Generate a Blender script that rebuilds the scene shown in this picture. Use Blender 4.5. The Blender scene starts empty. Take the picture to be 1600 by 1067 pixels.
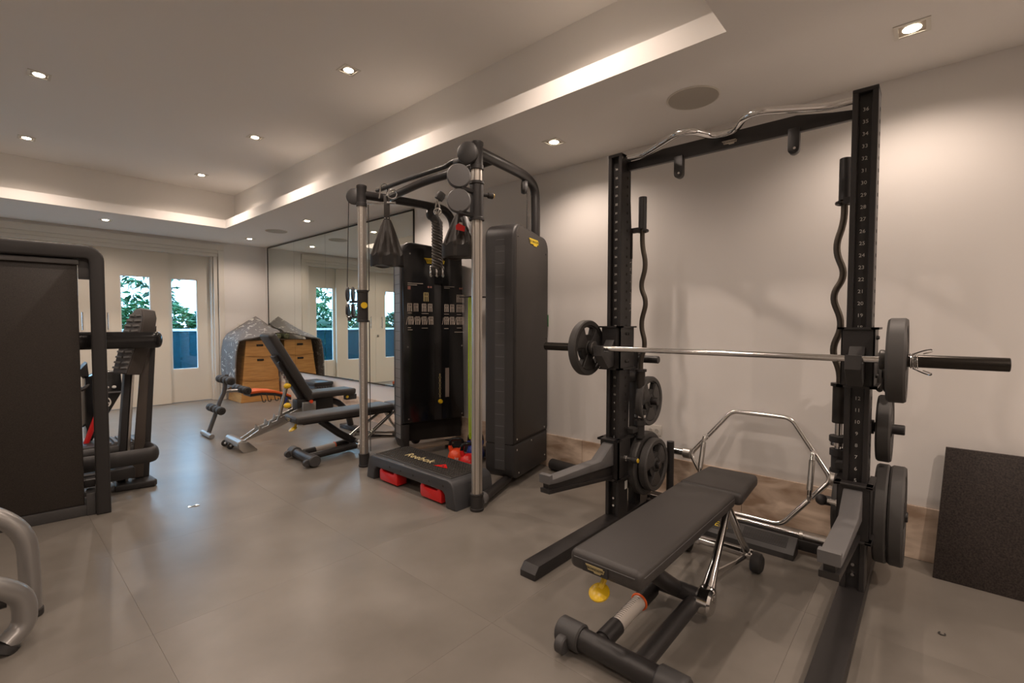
import bpy, bmesh, math, random
from mathutils import Vector, Matrix
random.seed(7)
PI = math.pi
SC = bpy.context.scene
COL = SC.collection

# ------------------------------------------------------------------ camera
cam = bpy.data.cameras.new('camera')
cam_ob = bpy.data.objects.new('camera', cam); COL.objects.link(cam_ob)
YAW, PITCH, ROLL = math.radians(48.284), math.radians(-2.1016), math.radians(0.1174)
fw = Vector((math.sin(YAW)*math.cos(PITCH), math.cos(YAW)*math.cos(PITCH), math.sin(PITCH)))
rt = Vector((math.cos(YAW), -math.sin(YAW), 0)); up = rt.cross(fw)
r2 = math.cos(ROLL)*rt + math.sin(ROLL)*up; u2 = -math.sin(ROLL)*rt + math.cos(ROLL)*up
m = Matrix((r2, u2, -fw)).transposed().to_4x4(); m.translation = (0, 0, 1.22)
cam_ob.matrix_world = m
cam.sensor_fit = 'HORIZONTAL'; cam.sensor_width = 36.0; cam.lens = 36.0*735.0/1600.0
cam.clip_start = 0.05; cam.clip_end = 200
SC.camera = cam_ob

# ------------------------------------------------------------------ world and exposure
w = bpy.data.worlds.new('dusk_sky'); SC.world = w; w.use_nodes = True
bg = w.node_tree.nodes['Background']
bg.inputs[0].default_value = (0.36, 0.66, 1.0, 1); bg.inputs[1].default_value = 9.0
SC.view_settings.view_transform = 'Standard'; SC.view_settings.look = 'None'
SC.view_settings.gamma = 1.0; SC.view_settings.use_curve_mapping = False
SC.view_settings.exposure = 0.32
LAMP_COL = (1.0, 0.81, 0.685); LAMP_W = 36.0; WALL_LAMP_W = 24.5

# ------------------------------------------------------------------ materials
MATS = {}
def mat(name, col, rough=0.5, metal=0.0, noise=0.0, nscale=20.0, bump=0.0, bscale=200.0, emit=None, spec=None, stretch=None, coat=0.0):
    if name in MATS: return MATS[name]
    M = bpy.data.materials.new(name); M.use_nodes = True
    nt = M.node_tree; b = nt.nodes['Principled BSDF']
    b.inputs['Base Color'].default_value = (*col, 1); b.inputs['Roughness'].default_value = rough
    b.inputs['Metallic'].default_value = metal
    if spec is not None: b.inputs['Specular IOR Level'].default_value = spec
    if coat: b.inputs['Coat Weight'].default_value = coat; b.inputs['Coat Roughness'].default_value = 0.15
    if emit: b.inputs['Emission Color'].default_value = (*emit[0], 1); b.inputs['Emission Strength'].default_value = emit[1]
    tc = None
    if noise or bump:
        tc = nt.nodes.new('ShaderNodeTexCoord'); mp = nt.nodes.new('ShaderNodeMapping')
        nt.links.new(tc.outputs['Object'], mp.inputs[0])
        if stretch: mp.inputs['Scale'].default_value = stretch
    if noise:
        n = nt.nodes.new('ShaderNodeTexNoise'); n.inputs['Scale'].default_value = nscale; n.inputs['Detail'].default_value = 6
        nt.links.new(mp.outputs[0], n.inputs['Vector'])
        r = nt.nodes.new('ShaderNodeValToRGB')
        r.color_ramp.elements[0].position = 0.3; r.color_ramp.elements[1].position = 0.7
        r.color_ramp.elements[0].color = (*[max(0, c*(1-noise)) for c in col], 1)
        r.color_ramp.elements[1].color = (*[min(1, c*(1+noise)) for c in col], 1)
        nt.links.new(n.outputs[0], r.inputs[0]); nt.links.new(r.outputs[0], b.inputs['Base Color'])
    if bump:
        n = nt.nodes.new('ShaderNodeTexNoise'); n.inputs['Scale'].default_value = bscale; n.inputs['Detail'].default_value = 4
        nt.links.new(mp.outputs[0], n.inputs['Vector'])
        bp = nt.nodes.new('ShaderNodeBump'); bp.inputs['Strength'].default_value = bump; bp.inputs['Distance'].default_value = 0.002
        nt.links.new(n.outputs[0], bp.inputs['Height']); nt.links.new(bp.outputs[0], b.inputs['Normal'])
    MATS[name] = M
    return M
def two_tone(name, c1, c2, scale, rough, stretch=(1,1,1), lo=0.35, hi=0.65, bump=0.0, detail=8, dist=0.0):
    M = mat(name, c1, rough); nt = M.node_tree; b = nt.nodes['Principled BSDF']
    tc = nt.nodes.new('ShaderNodeTexCoord'); mp = nt.nodes.new('ShaderNodeMapping'); mp.inputs['Scale'].default_value = stretch
    n = nt.nodes.new('ShaderNodeTexNoise'); n.inputs['Scale'].default_value = scale; n.inputs['Detail'].default_value = detail
    n.inputs['Distortion'].default_value = dist
    r = nt.nodes.new('ShaderNodeValToRGB'); r.color_ramp.elements[0].position = lo; r.color_ramp.elements[1].position = hi
    r.color_ramp.elements[0].color = (*c1, 1); r.color_ramp.elements[1].color = (*c2, 1)
    nt.links.new(tc.outputs['Object'], mp.inputs[0]); nt.links.new(mp.outputs[0], n.inputs['Vector'])
    nt.links.new(n.outputs[0], r.inputs[0]); nt.links.new(r.outputs[0], b.inputs['Base Color'])
    if bump:
        bp = nt.nodes.new('ShaderNodeBump'); bp.inputs['Strength'].default_value = bump; bp.inputs['Distance'].default_value = 0.003
        nt.links.new(n.outputs[0], bp.inputs['Height']); nt.links.new(bp.outputs[0], b.inputs['Normal'])
    return M

WALL = mat('wall_paint', (0.76, 0.73, 0.70), 0.75, bump=0.05, bscale=300)
CEIL = mat('ceiling_paint', (0.88, 0.85, 0.81), 0.85)
TRIM = mat('trim_paint', (0.72, 0.68, 0.61), 0.55)
DOOR = mat('door_paint', (0.74, 0.69, 0.60), 0.5)
FLOOR = two_tone('rubber_floor', (0.175, 0.158, 0.137), (0.212, 0.192, 0.168), 3.0, 0.30, bump=0.03)
JOINT = mat("floor_joint", (0.16, 0.145, 0.13), 0.6)
TILE = two_tone('stone_skirting', (0.38, 0.265, 0.185), (0.80, 0.65, 0.52), 3.6, 0.35, stretch=(1, 1.0, 2.8), lo=0.36, hi=0.66, dist=0.5)
BLACK = mat('black_powder_coat', (0.022, 0.020, 0.020), 0.38, bump=0.15, bscale=900)
BLACKG = mat('black_gloss', (0.012, 0.012, 0.013), 0.16)
PLASTIC = mat('black_plastic', (0.028, 0.026, 0.026), 0.5, bump=0.2, bscale=700)
PLASTIC2 = mat('charcoal_plastic', (0.055, 0.053, 0.053), 0.5)
GREYP = mat('grey_plastic', (0.12, 0.117, 0.118), 0.5)
PANEL = mat('speckled_panel', (0.028, 0.022, 0.018), 0.42, noise=0.5, nscale=260)
RUBBER = mat('rubber', (0.03, 0.028, 0.027), 0.62)
RUBBERG = mat('grey_rubber', (0.055, 0.052, 0.05), 0.55)
LEATHER = mat('dark_leather', (0.040, 0.036, 0.034), 0.48, bump=0.25, bscale=420)
CHROME = mat('chrome', (0.78, 0.77, 0.76), 0.14, 1.0)
STEEL = mat('brushed_steel', (0.55, 0.53, 0.5), 0.32, 1.0)
ALU = mat('anodised_aluminium', (0.62, 0.58, 0.53), 0.38, 0.85)
SILVER = mat('silver_paint', (0.34, 0.33, 0.32), 0.3, 0.6)
YELLOW = mat('yellow_plastic', (0.80, 0.52, 0.02), 0.3)
LOGOY = mat('yellow_label', (0.85, 0.62, 0.03), 0.45)
LOGOB = mat('beige_label', (0.50, 0.44, 0.36), 0.45)
GOLD = mat('gold_label', (0.36, 0.29, 0.14), 0.4)
WHITE = mat('white_print', (0.70, 0.68, 0.64), 0.6)
INK = mat('black_print', (0.01, 0.01, 0.01), 0.6)
RED = mat('red_plastic', (0.62, 0.015, 0.015), 0.3)
REDO = mat('orange_red_vinyl', (0.75, 0.07, 0.015), 0.35)
ORANGE = mat('orange_vinyl', (0.68, 0.11, 0.02), 0.42)
BLUEV = mat('blue_vinyl', (0.02, 0.04, 0.22), 0.35)
WOOD = two_tone('birch_ply', (0.40, 0.19, 0.055), (0.56, 0.29, 0.09), 5.0, 0.45, stretch=(1.0, 1.0, 7.0), lo=0.3, hi=0.7)
SLOT = mat('dark_slot', (0.015, 0.012, 0.01), 0.8)
LIME = mat('lime_band', (0.36, 0.52, 0.02), 0.5)
ROPE = mat('black_rope', (0.03, 0.028, 0.027), 0.7)
FABRIC = mat('black_nylon', (0.028, 0.024, 0.021), 0.42, bump=0.3, bscale=90)
BULB = mat('lamp_glow', (1, 0.95, 0.85), 0.5, emit=((1.0, 0.86, 0.66), 30.0))
HOUSE = mat('lamp_housing', (0.30, 0.25, 0.20), 0.35, 0.6)
GRILLE = mat('speaker_grille', (0.48, 0.44, 0.38), 0.8, bump=0.4, bscale=1200)
GLOW = None
FOLI = [mat('leaf_%d' % i, c, 0.5) for i, c in enumerate([(0.016, 0.085, 0.026), (0.026, 0.11, 0.026), (0.012, 0.065, 0.026), (0.04, 0.13, 0.036)])]
STEMM = mat('bamboo_stem', (0.03, 0.04, 0.012), 0.5)
def mirror_mat():
    M = bpy.data.materials.new('silvered_mirror'); M.use_nodes = True; b = M.node_tree.nodes['Principled BSDF']
    b.inputs['Base Color'].default_value = (0.80, 0.83, 0.79, 1); b.inputs['Metallic'].default_value = 1; b.inputs['Roughness'].default_value = 0.005
    return M
MIRROR = mirror_mat()
def pane_mat(name, tint, gl):
    M = bpy.data.materials.new(name); M.use_nodes = True; nt = M.node_tree
    out = nt.nodes['Material Output']; nt.nodes.remove(nt.nodes['Principled BSDF'])
    t = nt.nodes.new('ShaderNodeBsdfTransparent'); t.inputs[0].default_value = (*tint, 1)
    g = nt.nodes.new('ShaderNodeBsdfGlossy'); g.inputs['Roughness'].default_value = 0.02
    mx = nt.nodes.new('ShaderNodeMixShader'); mx.inputs[0].default_value = gl
    nt.links.new(t.outputs[0], mx.inputs[1]); nt.links.new(g.outputs[0], mx.inputs[2]); nt.links.new(mx.outputs[0], out.inputs[0])
    return M
PANE = pane_mat('window_glass', (0.93, 0.97, 0.97), 0.06)
TEAL = pane_mat('balustrade_glass', (0.50, 0.85, 0.92), 0.05)
_nt = TEAL.node_tree; _o = _nt.nodes['Material Output']; _src = _o.inputs[0].links[0].from_socket
_d = _nt.nodes.new('ShaderNodeBsdfDiffuse'); _d.inputs[0].default_value = (0.006, 0.055, 0.085, 1)
_m = _nt.nodes.new('ShaderNodeMixShader'); _m.inputs[0].default_value = 0.7
_nt.links.new(_src, _m.inputs[1]); _nt.links.new(_d.outputs[0], _m.inputs[2]); _nt.links.new(_m.outputs[0], _o.inputs[0])

# ------------------------------------------------------------------ mesh builder
def fillet(pts, rad, n=5):
    pts = [Vector(p) for p in pts]; out = [pts[0]]
    for i in range(1, len(pts)-1):
        a, b, c = pts[i-1], pts[i], pts[i+1]
        u = a-b; v = c-b; lu, lv = u.length, v.length
        if lu < 1e-6 or lv < 1e-6: continue
        r = min(rad, lu*0.49, lv*0.49); u = u/lu; v = v/lv
        p0 = b+u*r; p1 = b+v*r
        for k in range(n+1):
            t = k/n; out.append((1-t)**2*p0 + 2*t*(1-t)*b + t*t*p1)
    out.append(pts[-1]); return out

class MB:
    def __init__(s): s.bm = bmesh.new()
    def _merge(s, other):
        me = bpy.data.meshes.new('tmp'); other.to_mesh(me); other.free(); s.bm.from_mesh(me); bpy.data.meshes.remove(me)
    def box(s, lo, hi, bevel=0.0, seg=2, M=None):
        b = bmesh.new(); bmesh.ops.create_cube(b, size=1)
        lo, hi = Vector(lo), Vector(hi)
        for v in b.verts: v.co = Vector(((lo[i]+hi[i])/2 + v.co[i]*(hi[i]-lo[i]) for i in range(3)))
        if bevel: bmesh.ops.bevel(b, geom=list(b.edges), offset=bevel, segments=seg, profile=0.5, affect='EDGES')
        if M is not None: bmesh.ops.transform(b, matrix=M, verts=b.verts)
        s._merge(b); return s
    def tube(s, pts, r, seg=12, closed=False, cap=True, radii=None, flat=1.0):
        pts = [Vector(p) for p in pts]; n = len(pts); b = s.bm
        tang = []
        for i in range(n):
            if closed: t = pts[(i+1) % n]-pts[i-1]
            else: t = pts[min(i+1, n-1)]-pts[max(i-1, 0)]
            tang.append(t.normalized())
        ref = Vector((0, 0, 1)) if abs(tang[0].z) < 0.9 else Vector((1, 0, 0))
        nrm = (ref - tang[0]*ref.dot(tang[0])).normalized(); rings = []
        for i in range(n):
            nrm = (nrm - tang[i]*nrm.dot(tang[i])); nrm.normalize(); bn = tang[i].cross(nrm)
            rr = radii[i] if radii else r
            rings.append([b.verts.new(pts[i] + nrm*(rr*math.cos(2*PI*k/seg)) + bn*(rr*flat*math.sin(2*PI*k/seg))) for k in range(seg)])
        for i in range(n if closed else n-1):
            A, B = rings[i], rings[(i+1) % n]
            for k in range(seg): b.faces.new((A[k], A[(k+1) % seg], B[(k+1) % seg], B[k]))
        if cap and not closed:
            b.faces.new(rings[0][::-1]); b.faces.new(rings[-1])
        return s
    def cyl(s, p0, p1, r, seg=20, r1=None, bevel=0.0):
        p0, p1 = Vector(p0), Vector(p1)
        if bevel:
            d = (p1-p0).normalized()*bevel
            return s.tube([p0, p0+d, p1-d, p1], r, seg, radii=[r-bevel, r, (r1 or r), (r1 or r)-bevel])
        return s.tube([p0, p1], r, seg, radii=[r, r if r1 is None else r1])
    def lathe(s, prof, p0, axis, seg=28):
        a = Vector(axis).normalized(); p0 = Vector(p0)
        ref = Vector((0, 0, 1)) if abs(a.z) < 0.9 else Vector((1, 0, 0))
        u = (ref - a*ref.dot(a)).normalized(); v = a.cross(u); b = s.bm; rings = []
        for r, h in prof:
            if r < 1e-6: rings.append([b.verts.new(p0+a*h)])
            else: rings.append([b.verts.new(p0+a*h+u*(r*math.cos(2*PI*k/seg))+v*(r*math.sin(2*PI*k/seg))) for k in range(seg)])
        for A, B in zip(rings, rings[1:]):
            for k in range(seg):
                k2 = (k+1) % seg
                if len(A) == 1 and len(B) == 1: continue
                if len(A) == 1: b.faces.new((A[0], B[k2], B[k]))
                elif len(B) == 1: b.faces.new((A[k], A[k2], B[0]))
                else: b.faces.new((A[k], A[k2], B[k2], B[k]))
        return s
    def torus(s, c, axis, R, r, seg=24, rs=8, a0=0.0, a1=2*PI):
        a = Vector(axis).normalized(); c = Vector(c)
        ref = Vector((0, 0, 1)) if abs(a.z) < 0.9 else Vector((1, 0, 0))
        u = (ref - a*ref.dot(a)).normalized(); v = a.cross(u)
        full = abs(a1-a0-2*PI) < 1e-4; n = seg if full else seg+1
        pts = [c+u*(R*math.cos(a0+(a1-a0)*k/seg))+v*(R*math.sin(a0+(a1-a0)*k/seg)) for k in range(n)]
        return s.tube(pts, r, rs, closed=full)
    def prism(s, poly, o, u, v, w, bevel=0.0, seg=2):
        """poly (a,b) in plane o+a*u+b*v, extruded along vector w"""
        o, u, v, w = Vector(o), Vector(u), Vector(v), Vector(w)
        b = bmesh.new()
        A = [b.verts.new(o+u*p[0]+v*p[1]) for p in poly]; B = [b.verts.new(x.co+w) for x in A]; n = len(poly)
        f0 = b.faces.new(A[::-1]); f1 = b.faces.new(B)
        for i in range(n): b.faces.new((A[i], A[(i+1) % n], B[(i+1) % n], B[i]))
        bmesh.ops.recalc_face_normals(b, faces=list(b.faces))
        if bevel:
            es = list(set(f0.edges) | set(f1.edges))
            bmesh.ops.bevel(b, geom=es, offset=bevel, segments=seg, profile=0.5, affect='EDGES')
        s._merge(b); return s
    def sphere(s, c, r, seg=16, sc=(1, 1, 1)):
        b = bmesh.new(); bmesh.ops.create_uvsphere(b, u_segments=seg, v_segments=seg//2+2, radius=r)
        for v in b.verts: v.co = Vector((v.co.x*sc[0], v.co.y*sc[1], v.co.z*sc[2]))+Vector(c)
        s._merge(b); return s
    def mesh(s, name, org=(0, 0, 0), smooth=True, angle=35):
        bmesh.ops.recalc_face_normals(s.bm, faces=list(s.bm.faces))
        me = bpy.data.meshes.new(name); s.bm.to_mesh(me); s.bm.free()
        me.transform(Matrix.Translation(-Vector(org)))
        if smooth:
            me.polygons.foreach_set('use_smooth', [True]*len(me.polygons)); me.set_sharp_from_angle(angle=math.radians(angle))
        return me
ORG = {}
def add(name, me, material, parent=None, loc=None):
    o = bpy.data.objects.new(name, me); COL.objects.link(o)
    if material is not None: me.materials.clear(); me.materials.append(material)
    if parent is not None: o.parent = parent
    if loc is not None: o.location = loc
    return o
def rootorg(p):
    """world origin of the thing p belongs to (geometry is given in its building frame)"""
    while p is not None:
        if p.name in ORG: return ORG[p.name]
        p = p.parent
    return (0, 0, 0)
def part(name, mb, material, parent, **k):
    return add(name, mb.mesh(name, rootorg(parent), **k), material, parent)
def thing(name, label, cat, org, group=None):
    o = bpy.data.objects.new(name, None); COL.objects.link(o); o.empty_display_size = 0.1
    o.location = org; o['label'] = label; o['category'] = cat
    if group: o['group'] = group
    ORG[o.name] = tuple(org); return o
def single(name, mb, material, label, cat, org, group=None, **k):
    o = add(name, mb.mesh(name, org, **k), material, None, org); ORG[o.name] = tuple(org)
    o['label'] = label; o['category'] = cat
    if group: o['group'] = group
    return o
def struct(name, mb, material, **k):
    o = add(name, mb.mesh(name, (0, 0, 0), **k), material); o['kind'] = 'structure'; return o
def copy_tree(o, parent=None):
    c = o.copy(); COL.objects.link(c); c.parent = parent
    for ch in list(o.children): copy_tree(ch, c)
    if o.name in ORG: ORG[c.name] = ORG[o.name]
    return c
def text(name, s, size, o, u, v, material, parent, extrude=0.0008, spacing=1.0):
    """lettering: baseline centre at o, reading along u, up along v"""
    cu = bpy.data.curves.new('t', 'FONT'); cu.body = s; cu.size = size; cu.align_x = 'CENTER'; cu.extrude = extrude
    cu.resolution_u = 2; cu.space_character = spacing
    ob = bpy.data.objects.new('t', cu); me = bpy.data.meshes.new_from_object(ob); bpy.data.objects.remove(ob)
    u = Vector(u).normalized(); v = Vector(v).normalized(); n = u.cross(v)
    Mx = Matrix((u, v, n)).transposed().to_4x4(); Mx.translation = Vector(o)-Vector(rootorg(parent))
    me.transform(Mx); me.name = name
    return add(name, me, material, parent)
def logo(name, o, u, v, wdt, material, ink, parent, txt='TECHNOGYM'):
    """stepped badge with lettering"""
    n = Vector(u).normalized().cross(Vector(v).normalized())*0.003
    h = wdt*0.30
    poly = [(-.5*wdt, .5*h), (.42*wdt, .5*h), (.42*wdt, .3*h), (.5*wdt, .3*h), (.46*wdt, -.2*h), (.34*wdt, -.2*h), (.3*wdt, -.5*h), (-.02*wdt, -.5*h), (-.06*wdt, -.3*h), (-.36*wdt, -.3*h), (-.4*wdt, .05*h)]
    b = MB(); b.prism(poly, o, u, v, n); lg = part(name, b, material, parent, smooth=False)
    text('lettering', txt, wdt*0.145, Vector(o)+n*1.05-Vector(v).normalized()*wdt*0.02, u, v, ink, lg)
    return lg
X, Y, Z = Vector((1, 0, 0)), Vector((0, 1, 0)), Vector((0, 0, 1))

# ================================================================== SETTING
RX, BY, LX, FY = 3.213, 8.50, -3.4, -2.4      # right wall, back wall, left wall, wall behind the camera
ZC, ZU = 2.51, 3.01                           # soffit and raised ceiling
struct('floor', MB().box((LX-.1, FY-.1, -.10), (RX+.1, 8.9, -.004)), JOINT)
floor = bpy.data.objects['floor']
tile_me = {}
ts = 0.94; gx0 = 0.41; gy0 = 2.25
xs = sorted(set([LX, RX] + [gx0+ts*k for k in range(-6, 6) if LX < gx0+ts*k < RX]))
ys = sorted(set([FY, 8.72] + [gy0+ts*k for k in range(-6, 9) if FY < gy0+ts*k < 8.72]))
for i in range(len(xs)-1):
    for j in range(len(ys)-1):
        wx, wy = xs[i+1]-xs[i], ys[j+1]-ys[j]; key = (round(wx, 3), round(wy, 3))
        if key not in tile_me:
            tile_me[key] = MB().box((0.00025, 0.00025, -.004), (wx-.00025, wy-.00025, 0), bevel=0.0002, seg=1).mesh('floor_tile', smooth=False)
        t = add('floor_tile', tile_me[key], None, floor, (xs[i], ys[j], 0))
        if not tile_me[key].materials: tile_me[key].materials.append(FLOOR)
FLOOR_nt = FLOOR.node_tree
wb = MB().box((RX, FY-.1, -.05), (RX+.12, 8.9, 3.1)); struct('wall_right', wb, WALL, smooth=False)
struct('wall_left', MB().box((LX-.12, FY-.1, -.05), (LX, 8.9, 3.1)), WALL, smooth=False)
struct('wall_front', MB().box((LX, FY-.12, -.05), (RX, FY, 3.1)), WALL, smooth=False)
DX0, DX1, DZ = -2.55, 2.50, 2.36              # door opening in the back wall
b = MB(); b.box((DX1, BY, -.05), (RX, BY+.25, 2.6)); b.box((LX, BY, -.05), (DX0, BY+.25, 2.6)); b.box((DX0, BY, DZ), (DX1, BY+.25, 2.6))
struct('wall_back', b, WALL, smooth=False)
# ceiling: soffit ring with a raised tray and a cove behind the lip
TX0, TX1, TY0, TY1, CV = -1.75, 2.21, 0.708, 7.17, 0.17
b = MB()
b.box((LX, FY, ZC), (TX0, 8.75, ZC+.11)); b.box((TX1, FY, ZC), (RX, 8.75, ZC+.11))
b.box((TX0, FY, ZC), (TX1, TY0, ZC+.11)); b.box((TX0, TY1, ZC), (TX1, 8.75, ZC+.11))
ax0, ax1, ay0, ay1 = TX0-CV, TX1+CV, TY0-CV, TY1+CV
b.box((ax0-.1, ay0-.1, ZC+.112), (ax0, ay1+.1, ZU)); b.box((ax1, ay0-.1, ZC+.112), (ax1+.1, ay1+.1, ZU))
b.box((ax0, ay0-.1, ZC+.112), (ax1, ay0, ZU)); b.box((ax0, ay1, ZC+.112), (ax1, ay1+.1, ZU))
b.box((ax0-.1, ay0-.1, ZU), (ax1+.1, ay1+.1, ZU+.1))
b.box((LX, FY, 3.12), (RX, 8.75, 3.2))
struct('ceiling', b, CEIL, smooth=False)
# stone skirting on the right wall, tile by tile
bb = MB().box((RX-.004, FY, 0), (RX, BY, .275)); bo = struct('baseboard_right', bb, JOINT, smooth=False)
jy = [FY] + [0.88+1.21*k for k in range(-2, 7)] + [BY]; jy = sorted(v for v in jy if FY <= v <= BY)
for k in range(len(jy)-1):
    add('skirting_tile', MB().box((RX-.014, jy[k]+.0012, .001), (RX-.003, jy[k+1]-.0012, .28), bevel=.001, seg=1).mesh('skirting_tile', smooth=False), TILE, bo)
# door trim
b = MB()
for k, (x0, x1, yy) in enumerate([(2.50, 2.58, BY-.018), (2.44, 2.50, BY+.012), (2.415, 2.44, BY+.05)]):
    b.box((x0, yy, 0), (x1, BY+.2, 2.475), bevel=.003, seg=1)
for (z0, z1, yy) in [(2.38, 2.47, BY-.035), (2.33, 2.38, BY-.015), (2.28, 2.33, BY+.004)]:
    b.box((-2.6, yy, z0), (2.58, BY+.2, z1), bevel=.003, seg=1)
struct('trim_1', b, TRIM, smooth=False)
# sliding doors with one tall pane each
def door(n, x0, x1, yy, wx0, wx1, handle=None, lock=False):
    z0, z1, wz0, wz1 = 0.006, 2.30, .51, 1.91
    b = MB(); t = .04
    b.box((x0, yy, z0), (wx0, yy+t, z1)); b.box((wx1, yy, z0), (x1, yy+t, z1)); b.box((wx0, yy, z0), (wx1, yy+t, wz0)); b.box((wx0, yy, wz1), (wx1, yy+t, z1))
    d = struct('door_%d' % n, b, DOOR, smooth=False)
    b = MB(); f = .014
    for lo, hi in [((wx0, wz0), (wx0+f, wz1)), ((wx1-f, wz0), (wx1, wz1)), ((wx0+f, wz0), (wx1-f, wz0+f)), ((wx0+f, wz1-f), (wx1-f, wz1))]:
        b.box((lo[0], yy+.006, lo[1]), (hi[0], yy+t-.006, hi[1]))
    part('pane_frame', b, mat('pane_frame_paint', (0.80, 0.80, 0.78), 0.5), d, smooth=False)
    part('pane', MB().box((wx0+f, yy+.016, wz0+f), (wx1-f, yy+.022, wz1-f)), PANE, d, smooth=False)
    if handle is not None:
        h = MB(); h.cyl((handle, yy-.045, 1.13), (handle, yy-.045, 1.37), .009, 12); h.cyl((handle, yy-.045, 1.16), (handle, yy+.002, 1.16), .006, 8); h.cyl((handle, yy-.045, 1.34), (handle, yy+.002, 1.34), .006, 8)
        part('handle', h, CHROME, d)
    if lock:
        part('lock', MB().box((.94, yy-.012, .95), (.985, yy+.002, 1.0), bevel=.004), STEEL, d)
    return d
door(1, 1.70, 2.50, BY+.145, 1.90, 2.25)
door(2, 1.012, 1.868, BY+.09, 1.29, 1.645, handle=1.145)
door(3, .15, 1.008, BY+.09, .43, .79, handle=.885, lock=True)
door(4, -.72, .146, BY+.145, -.46, -.10)
door(5, -1.60, -.724, BY+.09, -1.34, -.98)
door(6, -2.53, -1.604, BY+.145, -2.24, -1.88)
# terrace outside
struct('terrace', MB().box((-6, 8.9, -.2), (9, 30, -.03)), mat('terrace_stone', (0.06, 0.075, 0.085), 0.6), smooth=False)

# downlights
LS = 0.0
def downlight(name, x, y, z, label, group, watt):
    t = thing(name, label, 'ceiling light', (x, y, z), group)
    b = MB(); o, i, h = .062, .046, .004
    for lo, hi in [((-o, -o), (o, -i)), ((-o, i), (o, o)), ((-o, -i), (-i, i)), ((i, -i), (o, i))]:
        b.box((x+lo[0], y+lo[1], z-h), (x+hi[0], y+hi[1], z-.0005))
    part('trim_frame', b, TRIM, t, smooth=False)
    part('housing', MB().box((x-i, y-i, z-.002), (x+i, y+i, z-.0005)), HOUSE, t, smooth=False)
    part('lamp', MB().lathe([(0, -.006), (.026, -.006), (.033, -.002)], (x, y, z), Z, 20), BULB, t)
    l = bpy.data.lights.new('beam', 'SPOT'); l.energy = watt; l.color = LAMP_COL; l.spot_size = math.radians(150); l.spot_blend = 0.65; l.shadow_soft_size = .03
    lo = bpy.data.objects.new('beam', l); COL.objects.link(lo); lo.parent = t; lo.location = (0, 0, -.02)
    return t
low = [(2.72, .097, 'square recessed downlight near the right edge above the black foam board'), (2.72, 2.03, 'recessed downlight beside the right wall between rack and cable machine'),
       (2.72, 3.955, 'recessed downlight above the cable machine by the wall'), (2.73, 5.88, 'recessed downlight in the low ceiling above the mirror'), (2.72, 7.77, 'recessed downlight nearest the back right corner'),
       (1.04, 7.72, 'recessed downlight above the sliding doors'), (-.64, 7.72, 'recessed downlight above the far sliding doors'),
       (1.0, -.9, 'added downlight, unseen behind the camera near the middle'), (-.7, -.9, 'added downlight, unseen behind the camera at the far side'), (2.72, -1.7, 'added downlight, unseen beside the right wall behind the camera'),  # unseen lamps added for illumination, here and on the next line
       (-2.6, .8, 'added unseen downlight along the far wall near the front'), (-2.6, 4.2, 'added unseen downlight along the far wall in the middle')]
for x, y, l in low: downlight('downlight', x, y, ZC, l, 'downlights in the lower ceiling', WALL_LAMP_W if y > 0 else 62.0)  # the added lamps behind the camera run stronger to brighten the floor
upl = [(.31, 4.85, 'nearer left downlight in the raised ceiling tray'), (1.76, 3.12, 'nearest downlight in the raised ceiling tray above the cable machine'), (1.78, 4.9, 'middle downlight of the right row in the raised tray'),
       (.32, 6.58, 'farther left downlight in the raised ceiling tray'), (1.79, 6.62, 'farthest downlight of the right row in the raised tray'), (1.76, 1.4, 'downlight at the front end of the raised tray'), (.31, 3.1, 'downlight over the left machine in the tray'),
       (.31, 1.4, 'downlight above the camera in the tray'), (-1.1, 2.3, 'outer downlight of the raised tray near the front'), (-1.1, 5.7, 'outer downlight of the raised tray near the doors')]
for x, y, l in upl: downlight('downlight', x, y, ZU, l, 'downlights in the raised tray', LAMP_W)
def speaker(x, y, label):
    t = thing('ceiling_speaker', label, 'speaker', (x, y, ZC), 'round ceiling speakers')
    part('rim', MB().torus((x, y, ZC-.002), Z, .138, .005, 48, 6), TRIM, t)
    part('grille', MB().lathe([(0, -.006), (.134, -.006), (.138, -.0005)], (x, y, ZC), Z, 48), GRILLE, t)
speaker(2.72, 1.048, 'large round speaker grille in the ceiling above the rack'); speaker(2.745, 6.85, 'round speaker grille in the ceiling by the mirror')

# wall mirror of four panes
t = thing('wall_mirror', 'wall mirror of tall panes in a thin black frame', 'mirror', (RX, 6.35, .48))
my = [4.33, 5.36, 6.36, 7.36, 8.36]
for k in range(4): part('mirror_pane', MB().box((RX-.010, my[k]+.0015, .49), (RX-.002, my[k+1]-.0015, 2.478)), MIRROR, t, smooth=False)
for lo, hi in [((4.318, .478), (8.372, .489)), ((4.318, 2.479), (8.372, 2.495)), ((4.316, .489), (4.329, 2.479)), ((8.361, .489), (8.373, 2.479))]:
    part('frame_rail', MB().box((RX-.016, lo[0], lo[1]), (RX-.001, hi[0], hi[1])), BLACKG, t, smooth=False)
def outlet(org, u, n, label):
    t = thing('wall_outlet', label, 'outlet', org, 'wall sockets')
    u, n, o = Vector(u), Vector(n), Vector(org)
    part('plate', MB().prism([(-.058, -.036), (.058, -.036), (.058, .036), (-.058, .036)], o, u, Z, n*.008, bevel=.002), mat('outlet_white', (.72, .69, .64), .4), t)
    for s_ in (-.024, .024):
        part('socket', MB().lathe([(0, .011), (.014, .011), (.016, .008)], o+u*s_, n, 16), mat('outlet_insert', (.6, .57, .52), .4), t)
        sl = MB()
        for q in (-.005, .005): sl.prism([(q-.001, -.004), (q+.001, -.004), (q+.001, .004), (q-.001, .004)], o+u*s_+n*.0105, u, Z, n*.0012)
        part('slot', sl, INK, t, smooth=False)
outlet((RX, 1.483, .458), -Y, -X, 'white double socket on the wall behind the rack')
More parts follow.
